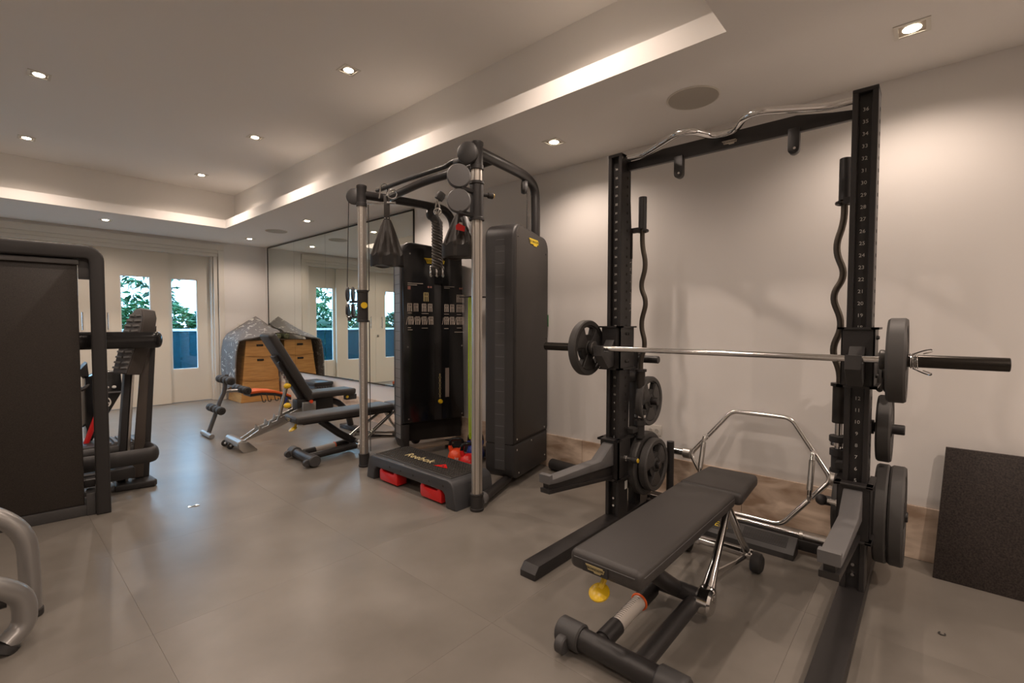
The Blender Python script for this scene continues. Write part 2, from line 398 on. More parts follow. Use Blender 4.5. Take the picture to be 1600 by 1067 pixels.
outlet((2.82, BY, 1.19), X, -Y, 'white wall plate between door frame and corner')
outlet((3.06, BY, 1.19), X, -Y, 'white wall plate nearest the mirror corner')
# ================================================================== POWER RACK
RK = thing('power_rack', 'tall black half rack with numbered uprights and safety arms by the right wall', 'rack', (2.6, .825, 0))
YR, YL = .233, 1.418
UX = 2.50
for yc in (YR, YL):
    b = MB(); hw = .045
    b.box((UX, yc-hw, .06), (UX+.115, yc-hw+.022, 2.22), bevel=.003, seg=1); b.box((UX, yc+hw-.022, .06), (UX+.115, yc+hw, 2.22), bevel=.003, seg=1)
    b.box((UX+.03, yc-hw+.02, .06), (UX+.115, yc+hw-.02, 2.215))
    b.box((UX-.001, yc-hw, 2.205), (UX+.118, yc+hw, 2.222), bevel=.002, seg=1)
    prof = [(UX+.11, .5), (2.60+.02, .5), (2.635, .9), (2.645, 1.3), (2.65, 1.64), (2.605, 2.16), (UX+.11, 2.16)]
    b.prism(prof, (0, yc-.04, 0), X, Z, Y*.08)
    u = part('upright', b, BLACK, RK, smooth=False)
    h = MB()
    for n in range(5, 37):
        z = .28+.0517*n
        h.box((UX+.065, yc-hw-.0012, z-.007), (UX+.079, yc-hw+.002, z+.007)); h.box((UX+.065, yc+hw-.002, z-.007), (UX+.079, yc+hw+.0012, z+.007))
    part('peg_holes', h, SLOT, u, smooth=False)
    for n in range(1, 37):
        if yc == YR: text('number', str(n), .022, (UX+.0285, yc, .272+.0517*n), -Y, Z, WHITE, u)
        else: text('number', str(n), .017, (UX+.0285, yc+.004, .274+.0517*n), -Y, Z, WHITE, u)
    for z in (.12, .165): part('bolt', MB().lathe([(0, .012), (.007, .012), (.0095, .006), (.0095, 0)], (UX+.03, yc, z), -X, 12), CHROME, u)
# lettering blurred on the inner side of the far upright: slash, cross and outlined boxes
u = MB(); yy = YL-.0402; x0 = 2.627
def mark(pts): u.tube([(x0-p[0], yy, p[1]) for p in pts], .0022, 4)
mark([(-.008, 1.60), (.010, 1.592)]); mark([(-.008, 1.565), (.008, 1.545)]); mark([(.008, 1.565), (-.008, 1.545)])
mark([(-.011, 1.525), (.011, 1.525), (.011, 1.435), (-.011, 1.435), (-.011, 1.525)]); mark([(-.011, 1.48), (.011, 1.48)])
mark([(-.011, 1.415), (.011, 1.415), (.011, 1.325), (-.011, 1.325), (-.011, 1.415)]); mark([(-.011, 1.35), (.011, 1.345)]); mark([(-.011, 1.31), (.011, 1.30)])
part('side_lettering', u, mat('dim_print', (.32, .3, .28), .6), RK)
part('white_sticker', MB().box((2.575, YL-.0475, .215), (2.605, YL-.044, .265)), WHITE, RK, smooth=False)
for yc in (YR, YL):
    b = MB(); b.prism([(1.705, 0), (1.705, .03), (1.735, .062), (3.05, .062), (3.05, 0)], (0, yc-.048, 0), X, Z, Y*.096, bevel=.006)
    part('floor_beam', b, BLACK, RK)
part('rear_crossbeam', MB().box((2.86, YR+.048, .02), (2.92, YL-.048, .075), bevel=.004), BLACK, RK)
b = MB(); b.prism([(1.373, 2.135), (.278, 2.128), (.278, 2.168), (.36, 2.18), (.50, 2.208), (1.16, 2.212), (1.30, 2.185), (1.373, 2.185)], (2.575, 0, 0), Y, Z, X*.03, bevel=.003)
cb = part('crossbeam', b, BLACK, RK)
logo('badge', (2.573, .80, 2.156), -Y, Z, .075, LOGOB, INK, cb)
for yy in (1.065, .51):
    b = MB(); b.prism([(-.024, .12), (-.024, .026)]+[(.024*math.cos(a), .024+.024*math.sin(a)) for a in [PI+PI*k/8 for k in range(9)]]+[(.024, .12)], (2.565, yy, 2.028), Y, Z, X*.035, bevel=.002)
    lg = part('band_lug', b, BLACK, RK); part('bolt', MB().lathe([(0, .006), (.006, .006), (.008, 0)], (2.565, yy-.006, 2.052), -X, 12), CHROME, lg)
pts = [(2.55, 1.372), (2.55, 1.25), (2.385, 1.0), (2.40, .93), (2.545, .875), (2.55, .77), (2.41, .685), (2.385, .62), (2.50, .44), (2.545, .37), (2.545, .279)]
part('pull_up_bar', MB().tube(fillet([(p[0], p[1], 2.197) for p in pts], .05, 5), .0165, 14), CHROME, RK)
# J-hook carriages and safety arm carriages
for yc in (YR, YL):
    c = MB(); e = .058
    for z0, z1 in ((.957, 1.205),):
        c.box((2.462, yc-e, z0), (2.488, yc+e, z1), bevel=.003, seg=1); c.box((2.462, yc-e, z0), (2.65, yc-.05, z1), bevel=.003, seg=1); c.box((2.462, yc+.05, z0), (2.65, yc+e, z1), bevel=.003, seg=1)
        c.box((2.452, yc-e-.012, z1-.004), (2.66, yc-.0455, z1+.005)); c.box((2.452, yc+.0455, z1-.004), (2.66, yc+e+.012, z1+.005)); c.box((2.452, yc-e-.012, z1-.004), (2.497, yc+e+.012, z1+.005))
        c.box((2.452, yc-e-.012, z0-.005), (2.66, yc-.0455, z0+.004)); c.box((2.452, yc+.0455, z0-.005), (2.66, yc+e+.012, z0+.004)); c.box((2.452, yc-e-.012, z0-.005), (2.497, yc+e+.012, z0+.004))
    k = part('hook_carriage', c, BLACK, RK, smooth=False)
    h = MB(); h.prism([(2.463, .975), (2.463, 1.13), (2.415, 1.075), (2.39, 1.062), (2.35, 1.062), (2.342, 1.098), (2.318, 1.098), (2.325, 1.04), (2.40, .965)], (0, yc-.028, 0), X, Z, Y*.056, bevel=.003)
    part('bar_hook', h, PLASTIC2, k)
    bo = MB()
    for z in (1.0, 1.165):
        for x in (2.55, 2.575): bo.lathe([(0, .009), (.006, .009), (.009, .004), (.009, 0)], (x, yc-e, z), -Y, 10)
    part('bolts', bo, RUBBER, k)
    c = MB(); z0, z1 = .295, .535
    c.box((2.458, yc-e, z0), (2.488, yc+e, z1), bevel=.004, seg=1); c.box((2.458, yc-e, z0), (2.62, yc-.05, z1), bevel=.004, seg=1); c.box((2.458, yc+.05, z0), (2.62, yc+e, z1), bevel=.004, seg=1)
    for zz in (z0-.004, z1-.006): c.box((2.444, yc-e-.012, zz), (2.497, yc+e+.012, zz+.012), bevel=.003, seg=1); c.box((2.444, yc-e-.012, zz), (2.64, yc-.0455, zz+.012)); c.box((2.444, yc+.0455, zz), (2.64, yc+e+.012, zz+.012))
    k = part('arm_carriage', c, BLACK, RK, smooth=False)
    a = MB()
    a.prism([(2.46, .515), (2.445, .515), (2.32, .440), (1.862, .448), (1.858, .474), (1.832, .472), (1.836, .428), (1.90, .42), (2.46, .385)], (0, yc-.034, 0), X, Z, Y*.068, bevel=.004)
    arm = part('safety_arm', a, GREYP, k)
    a = MB(); a.prism([(1.845, .43), (2.46, .40), (2.46, .32), (1.85, .40)], (0, yc-.017, 0), X, Z, Y*.034)
    a.prism([(1.838, .402), (2.46, .325), (2.46, .302), (1.84, .378)], (0, yc-.03, 0), X, Z, Y*.06, bevel=.003)
    part('arm_web', a, BLACK, arm)
    # spring plunger
    s_ = -1 if yc == YL else 1; py = yc+s_*e; px_, pz = 2.55, .415
    p = MB(); p.lathe([(.018, 0), (.018, .012), (.012, .014), (.012, .035), (.009, .036), (.009, .05)], (px_, py, pz), Y*s_, 16)
    pl = part('plunger', p, CHROME, k)
    if yc == YL:
        part('knob', MB().lathe([(.012, .045), (.019, .05), (.019, .08), (.014, .084), (0, .084)], (px_, py, pz), Y*s_, 18), PLASTIC, pl)
        part('cap', MB().lathe([(.0135, .0835), (.0125, .088), (0, .088)], (px_, py, pz), Y*s_, 16), YELLOW, pl)
    else: part('knob', MB().sphere((px_, py+.068, pz), .025), PLASTIC, pl)
# storage posts and pegs behind the uprights
for yc in (YR, YL):
    part('storage_post', MB().box((2.76, yc-.03, .062), (2.82, yc+.03, 1.06), bevel=.004), BLACK, RK)
    part('post_tie', MB().box((2.60, yc-.02, .86), (2.77, yc+.02, .92), bevel=.003), BLACK, RK)
    for z in (1.0, .738, .34):
        for s_ in ((-1,) if z > .5 else (-1, 1)):
            p = MB(); p.cyl((2.79, yc+s_*.03, z), (2.79, yc+s_*(.175 if z < .4 or s_ > 0 else .155), z), .0235, 18, bevel=.003); p.cyl((2.79, yc+s_*.03, z), (2.79, yc+s_*.042, z), .034, 18)
            part('weight_peg', p, BLACK, RK)
    if yc == YL: part('bar_holder_tube', MB().cyl((2.985, 1.262, .075), (2.985, 1.262, .452), .0235, 18), BLACK, RK); part('holder_plate', MB().box((2.94, 1.22, .06), (3.04, 1.40, .078), bevel=.003), BLACK, RK)
    # brackets that carry the curl bars
    s_ = -1 if yc == YL else 1; ey = yc+s_*.085
    q = MB(); q.box((2.64, min(yc+s_*.03, ey), 1.775), (2.66, max(yc+s_*.03, ey), 1.805)); q.torus((2.69, ey, 1.79), Z, .03, .009, 18, 8, -2.6, 2.6); q.box((2.63, min(yc, yc+s_*.045), 1.62), (2.645, max(yc, yc+s_*.045), 1.80))
    part('curl_bar_bracket', q, BLACK, RK)
    q = MB(); q.lathe([(0, .52), (.032, .52), (.032, .535), (.027, .535), (.027, .60), (.034, .60), (.034, .63), (.019, .63), (.019, .535), (0, .535)], (2.69, ey, 0), Z, 20); q.box((2.60, min(yc+s_*.03, ey), .56), (2.68, max(yc+s_*.03, ey), .585))
    part('curl_bar_cup', q, RUBBER, RK)

# curl bars hanging on the rack
def curl_bar(ey, label, sg):
    t = thing('curl_bar', label, 'barbell', (2.69, ey, .54), 'curl bars stored upright on the rack')
    wav = [(0, 1.80), (0, 1.70), (.028, 1.58), (-.010, 1.45), (.034, 1.36), (-.006, 1.22), (.03, 1.10), (.0, 1.0), (0, .92)]
    if sg < 0: wav = [(-a*1.25, z) for a, z in wav]
    part('shaft', MB().tube(fillet([(2.69, ey+a*-1, z) for a, z in wav], .06, 6), .0145, 12), mat('dark_steel', (.10, .085, .07), .4, .8), t)
    part('upper_sleeve', MB().cyl((2.69, ey, 1.80), (2.69, ey, 1.995), .0245, 18, bevel=.002), BLACK, t)
    part('lower_sleeve', MB().cyl((2.69, ey, .755), (2.69, ey, .93), .0275, 18, bevel=.002), mat('brown_black_steel', (.035, .03, .026), .45, .3), t)
    part('collar', MB().cyl((2.69, ey, .93), (2.69, ey, .945), .036, 18), BLACK, t)
    part('chrome_tip', MB().cyl((2.69, ey, .54), (2.69, ey, .76), .0155, 14), CHROME, t)
    part('clamp_ring', MB().cyl((2.69, ey, .665), (2.69, ey, .695), .037, 20, bevel=.003), RUBBER, t)
    part('band', MB().cyl((2.69, ey, .648), (2.69, ey, .664), .034, 20), CHROME, t)
curl_bar(YL-.085, 'wavy curl bar stored upright on the far upright of the rack', 1)
curl_bar(YR+.085, 'wavy curl bar stored upright on the near upright of the rack', -1)

# plates
def plate(name, R, T, label, org, grp, hole=.026, windows=True):
    """disc with a raised rim, spokes and three grip windows; axis along y, faces at y 0 and T"""
    t = thing(name, label, 'weight plate', org, grp)
    ox, oy, oz = org
    hub, w0, w1, rim = R*.27, R*.48, R*.76, R*.80
    part('rim', MB().lathe([(rim, .012*T/.05), (rim+.004, 0.002), (R-.006, 0), (R, .008), (R, T-.008), (R-.006, T), (rim+.004, T-.002), (rim, T-.012*T/.05), (rim, .012*T/.05)], (ox, oy, oz), Y, 48), RUBBERG, t)
    part('hub', MB().lathe([(hole, .001), (hub*.8, .001), (hub, .008), (hub, T-.008), (hub*.8, T-.001), (hole, T-.001), (hole, .001)], (ox, oy, oz), Y, 30), RUBBER, t)
    b = MB(); y0, y1 = oy+T*.22, oy+T*.78
    def ang(a, r): return (r*math.sin(a), r*math.cos(a))
    # web with three window openings
    N = 48; wins = [(2*PI*k/3, .38) for k in range(3)] if windows else []
    def open_(a): return any(abs((a-c+PI) % (2*PI)-PI) < hw_ for c, hw_ in wins)
    for k in range(N):
        a0, a1 = 2*PI*k/N, 2*PI*(k+1)/N
        rings = [(hub*.95, w0), (w0, w1), (w1, rim+.002)]
        for q, (ra, rb) in enumerate(rings):
            if q == 1 and open_((a0+a1)/2): continue
            p = [ang(a0, ra), ang(a1, ra), ang(a1, rb), ang(a0, rb)]
            b.prism(p, (ox, y0, oz), X, Z, Y*(y1-y0))
    part('web', b, RUBBER, t, smooth=False)
    for k in range(3):
        a = 2*PI*(k+.5)/3
        q = MB(); aa = [a-.52+1.04*i/6 for i in range(7)]
        q.prism([ang(x, hub*1.02) for x in aa]+[ang(x, rim*.99) for x in aa[::-1]], (ox, oy+.004, oz), X, Z, Y*(T-.008), bevel=.002)
        part('spoke', q, RUBBERG, t)
    return t
G1 = 'plates loaded on the barbell'; G2 = 'plates stored on the rack pegs'
BX, BZ = 2.37, 1.082
plate('weight_plate', .163, .05, 'rubber plate with grip windows on the far end of the barbell', (BX, 1.495, BZ), G1)
plate('weight_plate', .165, .06, 'rubber plate with spring clip on the near end of the barbell', (BX, .066, BZ), G1)
plate('weight_plate', .155, .045, 'middle plate on the inner side of the far storage post', (2.79, YL-.115, .738), G2)
plate('weight_plate', .165, .05, 'front lower plate on the inner side of the far storage post', (2.79, YL-.155, .34), G2)
plate('weight_plate', .20, .05, 'wider lower plate behind, against the far storage post', (2.79, YL-.10, .34), G2, windows=False)
plate('weight_plate', .205, .05, 'lower plate on the outer side of the far storage post', (2.79, YL+.05, .34), G2, windows=False)
plate('weight_plate', .155, .055, 'middle plate on the outer side of the near storage post', (2.79, YR-.11, .738), G2)
plate('weight_plate', .225, .055, 'largest plate outermost on the low peg near the foam board', (2.79, YR-.165, .31+.03), G2)
plate('weight_plate', .225, .05, 'large plate inside the largest on the near low peg', (2.79, YR-.107, .34), G2, windows=False)
plate('weight_plate', .17, .05, 'lower plate on the inner side of the near storage post', (2.79, YR+.05, .34), G2, windows=False)
plate('small_plate', .095, .022, 'small plate on the top near peg, next to the post', (2.79, YR-.07, 1.0), G2, windows=False)
plate('small_plate', .095, .022, 'small plate on the top near peg, outer one', (2.79, YR-.096, 1.0), G2, windows=False)

# olympic barbell
t = thing('barbell', 'long chrome barbell resting in the rack hooks', 'barbell', (BX, .82, BZ))
part('shaft', MB().cyl((BX, .14, BZ), (BX, 1.48, BZ), .014, 18), CHROME, t)
for (a, b_) in ((1.475, 1.825), (.14, -.208)):
    s_ = 1 if b_ > a else -1
    sl = part('sleeve', MB().cyl((BX, a, BZ), (BX, b_, BZ), .0245, 24, bevel=.002), mat('blackened_steel', (.05, .045, .04), .25, .9), t)
    part('collar', MB().lathe([(.0145, -.012), (.036, -.012), (.040, -.008), (.040, .0), (.036, .012), (.0245, .012)], (BX, a, BZ), Y*s_, 24), mat('dark_collar', (.09, .085, .08), .4, .5), sl)
    part('end_ring', MB().lathe([(0, .001), (.016, .001), (.022, 0)], (BX, b_, BZ), Y*s_, 20), BLACK, sl)
b = MB(); pts = []
for k in range(4*16+1):
    a = 2*PI*k/16; pts.append((BX+.0275*math.cos(a), .060-.0066*k/16, BZ+.0275*math.sin(a)))
b.tube(pts, .0023, 6)
for s_ in (1, -1):
    y0 = .05; z0 = BZ+s_*.027
    b.tube(fillet([(BX-.02, y0, z0), (BX-.03, y0-.03, z0+s_*.015), (BX-.04, y0-.052, z0+s_*.022), (BX-.055, y0-.056, z0+s_*.014), (BX-.05, y0-.03, z0+s_*.004)], .01, 4), .0023, 6)
single('spring_clip', b, CHROME, 'chrome spring clip on the near barbell sleeve', 'clip', (BX, .05, BZ))

# hex bar leaning against the wall, straight bar at its feet
t = thing('hex_bar', 'chrome hexagonal trap bar leaning on the wall behind the bench', 'barbell', (3.0, .76, .06))
def hx(yv, s_): # s_: 0 foot .. 1 top along the lean
    return (2.955+.20*s_, yv, .095+.575*s_)
V = {'ul': hx(.935, 1), 'ur': hx(.605, 1), 'r': hx(.385, .49), 'lr': hx(.605, 0), 'll': hx(.935, 0), 'l': hx(1.155, .49)}
part('hex_frame', MB().tube(fillet([hx(.77, 1), V['ur'], V['r'], V['lr'], V['ll'], V['l'], V['ul'], hx(.771, 1)], .04, 5), .0145, 14), CHROME, t)
for s_, v in ((1, V['l']), (-1, V['r'])):
    sl = part('sleeve', MB().cyl((v[0], v[1], v[2]), (v[0], v[1]+s_*.19, v[2]), .0225, 18, bevel=.002), CHROME, t)
    part('collar', MB().cyl((v[0], v[1]-s_*.005, v[2]), (v[0], v[1]+s_*.045, v[2]), .034, 20, bevel=.003), STEEL, sl)
for yv in (1.065, .475):
    s0, s1 = .70, .28; n = Vector((-.575, 0, .20)).normalized()*.05
    A, B = Vector(hx(yv, s0)), Vector(hx(yv, s1))
    h = part('handle', MB().tube(fillet([A, A+n, B+n, B], .03, 5), .0125, 12), CHROME, t)
    g0, g1 = A+n+(B-A)*.18, B+n-(B-A)*.18
    part('grip', MB().cyl(g0, g1, .0155, 14), STEEL, h)
t = thing('straight_barbell', 'thin chrome bar lying along the rear crossbeam under the hex bar', 'barbell', (2.89, .8, .075))
part('shaft', MB().cyl((2.89, .30, .0915), (2.89, 1.35, .0915), .0145, 16), CHROME, t)
part('collar', MB().cyl((2.89, .485, .0915), (2.89, .50, .0915), .022, 18), STEEL, t)

# ribbed tray on the floor behind the bench
t = thing('ribbed_tray', 'dark ribbed floor tray with gold letters under the hex bar', 'tray', (2.8, .81, 0))
b = MB(); prof = [(2.745, .0), (2.745, .03), (2.765, .045), (2.845, .085), (2.855, .085), (2.855, 0)]
b.prism(prof, (0, .50, 0), X, Z, Y*.62, bevel=.006); base = part('tray_body', b, PLASTIC2, t)
for k in range(8):
    f = .10+.11*k; x0 = 2.765+.08*f; z0 = .045+.04*f
    for ya, yb in ((.54, .76), (.80, 1.08)):
        if k > 2 and ya > .7: continue
        part('rib', MB().cyl((x0, ya, z0), (x0, yb, z0), .0026, 6), PLASTIC, base)
sl = Vector((.08, 0, .04)).normalized()
text('lettering', 'YBELL', .05, (2.788, .905, .0583), -Y, sl, LOGOY, base)

# foam board leaning on the wall
b = MB(); tilt = Matrix.Translation((3.02, -.05, 0)) @ Matrix.Rotation(math.radians(7.5), 4, 'Y')
b.prism([(.0155, 0), (-.018, .632), (-.75, .632), (-.75, 0)], (0, 0, 0), Y, Z, X*.045, bevel=.004); bmesh.ops.transform(b.bm, matrix=tilt, verts=b.bm.verts)
single('foam_board', b, mat('speckled_foam', (.030, .022, .019), .6, noise=.85, nscale=150), 'dark speckled board leaning against the right wall', 'board', (3.04, -.4, 0))
# ================================================================== FLAT BENCH (two alike)
def make_bench(label):
    """local frame: hub at x 0, front foot at -x, rear wheels at +x"""
    t = thing('flat_bench', label, 'bench', (0, 0, 0), 'adjustable flat benches')
    b = MB(); b.cyl((-.49, -.17, .058), (-.49, .17, .058), .040, 22); fb = part('front_foot', b, BLACK, t)
    for s_ in (-1, 1):
        c = part('foot_cap', MB().cyl((-.49, s_*.145, .058), (-.49, s_*.245, .058), .050, 24, bevel=.006), PLASTIC2, fb)
        part('transport_wheel', MB().cyl((-.545, s_*.20-.018, .045), (-.545, s_*.20+.018, .045), .032, 18, bevel=.005), PLASTIC2, c)
    part('rail', MB().cyl((-.49, -.075, .06), (-.03, -.085, .085), .031, 20), BLACK, t)
    r = part('rail', MB().cyl((-.49, .085, .06), (-.03, .085, .085), .027, 20), BLACK, t)
    d = (Vector((-.03, .085, .085))-Vector((-.49, .085, .06))).normalized(); p0 = Vector((-.49, .085, .06))
    part('rail_sleeve', MB().cyl(p0+d*.04, p0+d*.14, .033, 20), BLACK, r); part('rail_sleeve', MB().cyl(p0+d*.33, p0+d*.44, .033, 20), BLACK, r)
    sc = part('scale', MB().cyl(p0+d*.14, p0+d*.325, .0285, 20), mat('scale_label', (.42, .38, .34), .5), r)
    tk = MB()
    for k in range(14): tk.torus(p0+d*(.155+.012*k), d, .0288, .0009, 20, 4, -.9-(.5 if k % 3 == 0 else 0), .3)
    part('scale_marks', tk, INK, sc)
    part('orange_ring', MB().torus(p0+d*.328, d, .031, .005, 22, 8), ORANGE, r)
    part('hub_tube', MB().cyl((0, -.12, .10), (0, .12, .10), .034, 20), BLACK, t)
    for s_ in (-1, 1):
        yy = s_*.125
        k = MB(); k.cyl((0, yy-.03, .092), (0, yy+.03, .092), .054, 26, bevel=.010); k.sphere((.02, yy, .12), .036)
        k.tube([(.0, yy, .10), (.05, yy, .15), (.12, yy*.97, .205), (.37, yy*.75, .365)], .02, 12, radii=[.036, .026, .018, .015])
        leg = part('a_frame_leg', k, CHROME, t)
        part('rear_strut', MB().tube([(.365, yy*.75, .37), (.47, yy*.95, .20), (.57, yy*1.05, .085)], .015, 12, radii=[.02, .015, .018]), CHROME, t)
        q = MB(); q.tube([(.06, yy*.9, .155), (.20, yy*.95, .135), (.40, yy, .10), (.57, yy*1.05, .08)], .016, 10, radii=[.034, .018, .012, .018], flat=.5)
        part('lower_strut', q, CHROME, t)
        part('axle_cap', MB().cyl((.57, s_*.10, .08), (.57, s_*.155, .08), .028, 18, bevel=.004), CHROME, t)
        part('wheel', MB().lathe([(0, .20), (.034, .20), (.047, .19), (.050, .165), (.044, .150), (0, .150)], (.57, 0, .05), Y*s_, 24), RUBBER, t)
    part('rear_axle', MB().cyl((.57, -.13, .08), (.57, .13, .08), .021, 16), CHROME, t)
    part('apex_tube', MB().cyl((.37, -.11, .365), (.37, .11, .365), .016, 14), BLACK, t)
    part('support_arm', MB().tube([(0, 0, .10), (-.16, 0, .21), (-.33, 0, .355)], .034, 14), BLACK, t)
    part('pad_rail', MB().box((-.50, -.035, .345), (.35, .035, .378), bevel=.005), BLACK, t)
    b = MB(); b.box((-.60, -.135, .378), (.352, .135, .446), bevel=.024, seg=4)
    pad = part('back_pad', b, LEATHER, t, angle=50)
    sm = MB(); L = [(-.575, -.1345), (.33, -.1345), (.3515, -.112), (.3515, .112), (.33, .1345), (-.575, .1345), (-.5995, .112), (-.5995, -.112)]
    sm.tube([(a, c, .424) for a, c in L], .0022, 6, closed=True); part('piping', sm, PLASTIC2, pad)
    lb = part('label_plate', MB().box((-.6035, -.02, .390), (-.599, .075, .424)), PLASTIC, pad, smooth=False)
    logo('badge', (-.6035, .027, .407), -Y, Z, .072, GOLD, INK, lb)
    b = MB(); b.box((.385, -.15, .372), (.75, .15, .436), bevel=.024, seg=4)
    for v in b.bm.verts:
        if v.co.x > .6: v.co.y *= .86
    part('seat_pad', b, LEATHER, t, angle=50)
    part('seat_bracket', MB().box((.34, -.04, .335), (.66, .04, .372), bevel=.004), BLACK, t)
    k = MB(); k.tube([(-.535, .03, .375), (-.54, .03, .345), (-.56, .032, .322)], .010, 10); k.lathe([(0, .012), (.024, .010), (.036, .003), (.036, -.003), (.024, -.008), (0, -.009)], (-.565, .033, .312), Vector((-.45, 0, .9)), 22)
    part('release_knob', k, YELLOW, t)
    return t
bench = make_bench('charcoal padded flat bench in the foreground inside the rack')
bench2 = copy_tree(bench); bench2['label'] = 'charcoal padded flat bench behind the cable machine post'
bench.location = (1.93, .785, 0)
bench2.location = (2.335, 4.09, 0); bench2.rotation_euler = (0, 0, math.radians(-2)); bench2.scale = (1, 1, .965)

# ================================================================== INCLINE BENCH
IY = 5.0
t = thing('incline_bench', 'incline bench with raised black backrest and notched silver ladder', 'bench', (2.1, IY, 0))
ff = part('front_foot', MB().cyl((1.60, IY-.17, .075), (1.60, IY+.20, .075), .045, 22, bevel=.004), SILVER, t)
for yy in (IY+.06, IY+.22): part('wheel', MB().torus((1.565, yy, .034), Y, .022, .012, 20, 8), RUBBER, ff)
b = MB(); b.prism([(1.555, .11), (1.64, .10), (1.72, .015), (1.715, .0), (1.60, .0), (1.565, .04)], (0, IY-.19, 0), X, Z, Y*.02, bevel=.003); part('side_plate', b, STEEL, ff)
for yy in (IY-.055, IY+.055):
    b = MB(); b.prism([(1.62, .07), (1.66, .10), (1.78, .17), (1.79, .215), (1.81, .185), (1.87, .205), (1.885, .25), (1.905, .225), (1.955, .24), (1.97, .29), (1.99, .265), (2.30, .37), (2.30, .28), (1.95, .16)], (0, yy-.009, 0), X, Z, Y*.018, bevel=.002)
    part('notched_rail', b, STEEL, t)
part('prop_strut', MB().cyl((1.995, IY, .23), (2.10, IY, .66), .018, 14), STEEL, t)
BA = Vector((2.30, IY, .41)); BB = Vector((1.885, IY, 1.12)); dv = (BB-BA); L = dv.length
Mb = Matrix.Translation(BA) @ Matrix.Rotation(-math.atan2(BA.x-BB.x, BB.z-BA.z), 4, 'Y')
bp = MB(); bp.box((-.035, -.135, 0), (.045, .135, L), bevel=.03, seg=4, M=Mb); pad = part('backrest', bp, LEATHER, t, angle=50)
part('backrest_frame', MB().box((-.075, -.05, .02), (-.033, .05, L*.72), bevel=.006, M=Mb), BLACK, t)
part('hinge_lever', MB().cyl(Mb @ Vector((-.06, -.08, L*.62)), Mb @ Vector((-.06, .02, L*.62)), .02, 12), BLACK, t)
ch = MB()
for k in range(6): ch.torus(Vector((1.995+.012*k, IY-.10, .72-.022*k)), X if k % 2 else Y, .012, .003, 12, 6)
part('chain', ch, STEEL, t)
for p in ((2.045, IY-.10, .585), (2.04, IY-.11, .385)): part('yellow_knob', MB().sphere(p, .034, sc=(1.1, .9, .85)), YELLOW, t)
sp = MB(); sp.box((2.27, IY-.14, .425), (2.80, IY+.14, .485), bevel=.025, seg=4)
for v in sp.bm.verts: v.co.z += .03*math.sin((v.co.x-2.3)/.5*PI)*-1+ (0 if v.co.z < .45 else .01)
part('seat_pad', sp, LEATHER, t, angle=50)
b = MB(); b.box((2.16, IY-.06, .27), (2.56, IY+.06, .42), bevel=.01); part('seat_frame', b, BLACK, t)
b = MB(); b.tube(fillet([(2.45, IY, .36), (2.62, IY, .36), (2.76, IY, .22), (2.80, IY, .05)], .12, 6), .035, 12); b.box((2.75, IY-.17, 0), (2.85, IY+.17, .05), bevel=.01); part('rear_leg', b, BLACK, t)
b = MB(); b.box((2.70, IY-.09, .36), (2.83, IY-.02, .42), bevel=.008); part('seat_clamp', b, PLASTIC2, t)
part('clamp_knob', MB().sphere((2.70, IY-.11, .40), .017), YELLOW, t)
b = MB(); b.box((2.19, IY-.13, .30), (2.33, IY-.10, .40), bevel=.006); part('adjust_plate', b, STEEL, t)
part('red_button', MB().cyl((2.28, IY-.135, .40), (2.28, IY-.115, .40), .018, 14), REDO, t)

# ================================================================== CURVED SIT-UP BENCH
AY = 5.8
t = thing('situp_bench', 'curved orange sit-up bench with black foam rollers', 'bench', (2.1, AY, 0))
part('front_foot', MB().cyl((1.60, AY-.16, .027), (1.60, AY+.16, .027), .026, 16, bevel=.003), SILVER, t)
part('main_post', MB().tube(fillet([(1.61, AY, .03), (1.74, AY, .40), (1.77, AY, .46), (1.80, AY, .66)], .05, 4), .022, 14), mat('gunmetal_tube', (.16, .16, .165), .3, .6), t)
part('cross_tube', MB().tube(fillet([(1.76, AY, .47), (1.86, AY, .475), (2.02, AY, .455)], .05, 4), .018, 12), SILVER, t)
for x, z, nm in ((1.785, .60, 1), (1.945, .48, 2), (1.685, .29, 3)):
    f = part('roller_rod', MB().cyl((x, AY-.21, z), (x, AY+.21, z), .012, 10), BLACK, t)
    for y0 in (-.20, -.10, .02, .11): part('foam_roller', MB().cyl((x, AY+y0, z), (x, AY+y0+.088, z), .043, 18, bevel=.012), RUBBER, f)
bd = [(2.0, .47), (2.12, .475), (2.26, .455), (2.38, .415), (2.45, .38)]
b = MB()
def board(z_off, th, wd):
    m_ = MB(); up_ = [(x, z+z_off) for x, z in bd]; dn = [(x, z+z_off-th) for x, z in bd[::-1]]
    m_.prism(up_+dn, (0, AY-wd, 0), X, Z, Y*(2*wd), bevel=.008); return m_
part('orange_top', board(-.01, .03, .12), ORANGE, t); part('black_underside', board(-.041, .03, .115), BLACK, t)
b = MB()
for k, x in enumerate((2.10, 2.16, 2.24)): b.tube(fillet([(x, AY-.14, .42), (x+.02, AY-.14, .33), (x+.045, AY-.14, .325), (x+.05, AY-.14, .36)], .02, 4), .005, 8)
part('wire_hooks', b, BLACK, t)
b = MB(); b.tube(fillet([(2.42, AY, .36), (2.50, AY, .14), (2.54, AY, .03)], .04, 4), .022, 12); b.cyl((2.56, AY-.16, .027), (2.56, AY+.16, .027), .026, 14); part('rear_leg', b, mat('gunmetal_tube', (0, 0, 0)), t)
part('blue_clamp', MB().cyl((2.30, AY-.19, .26), (2.36, AY-.19, .36), .022, 12), BLUEV, t)
t.location.x -= .03

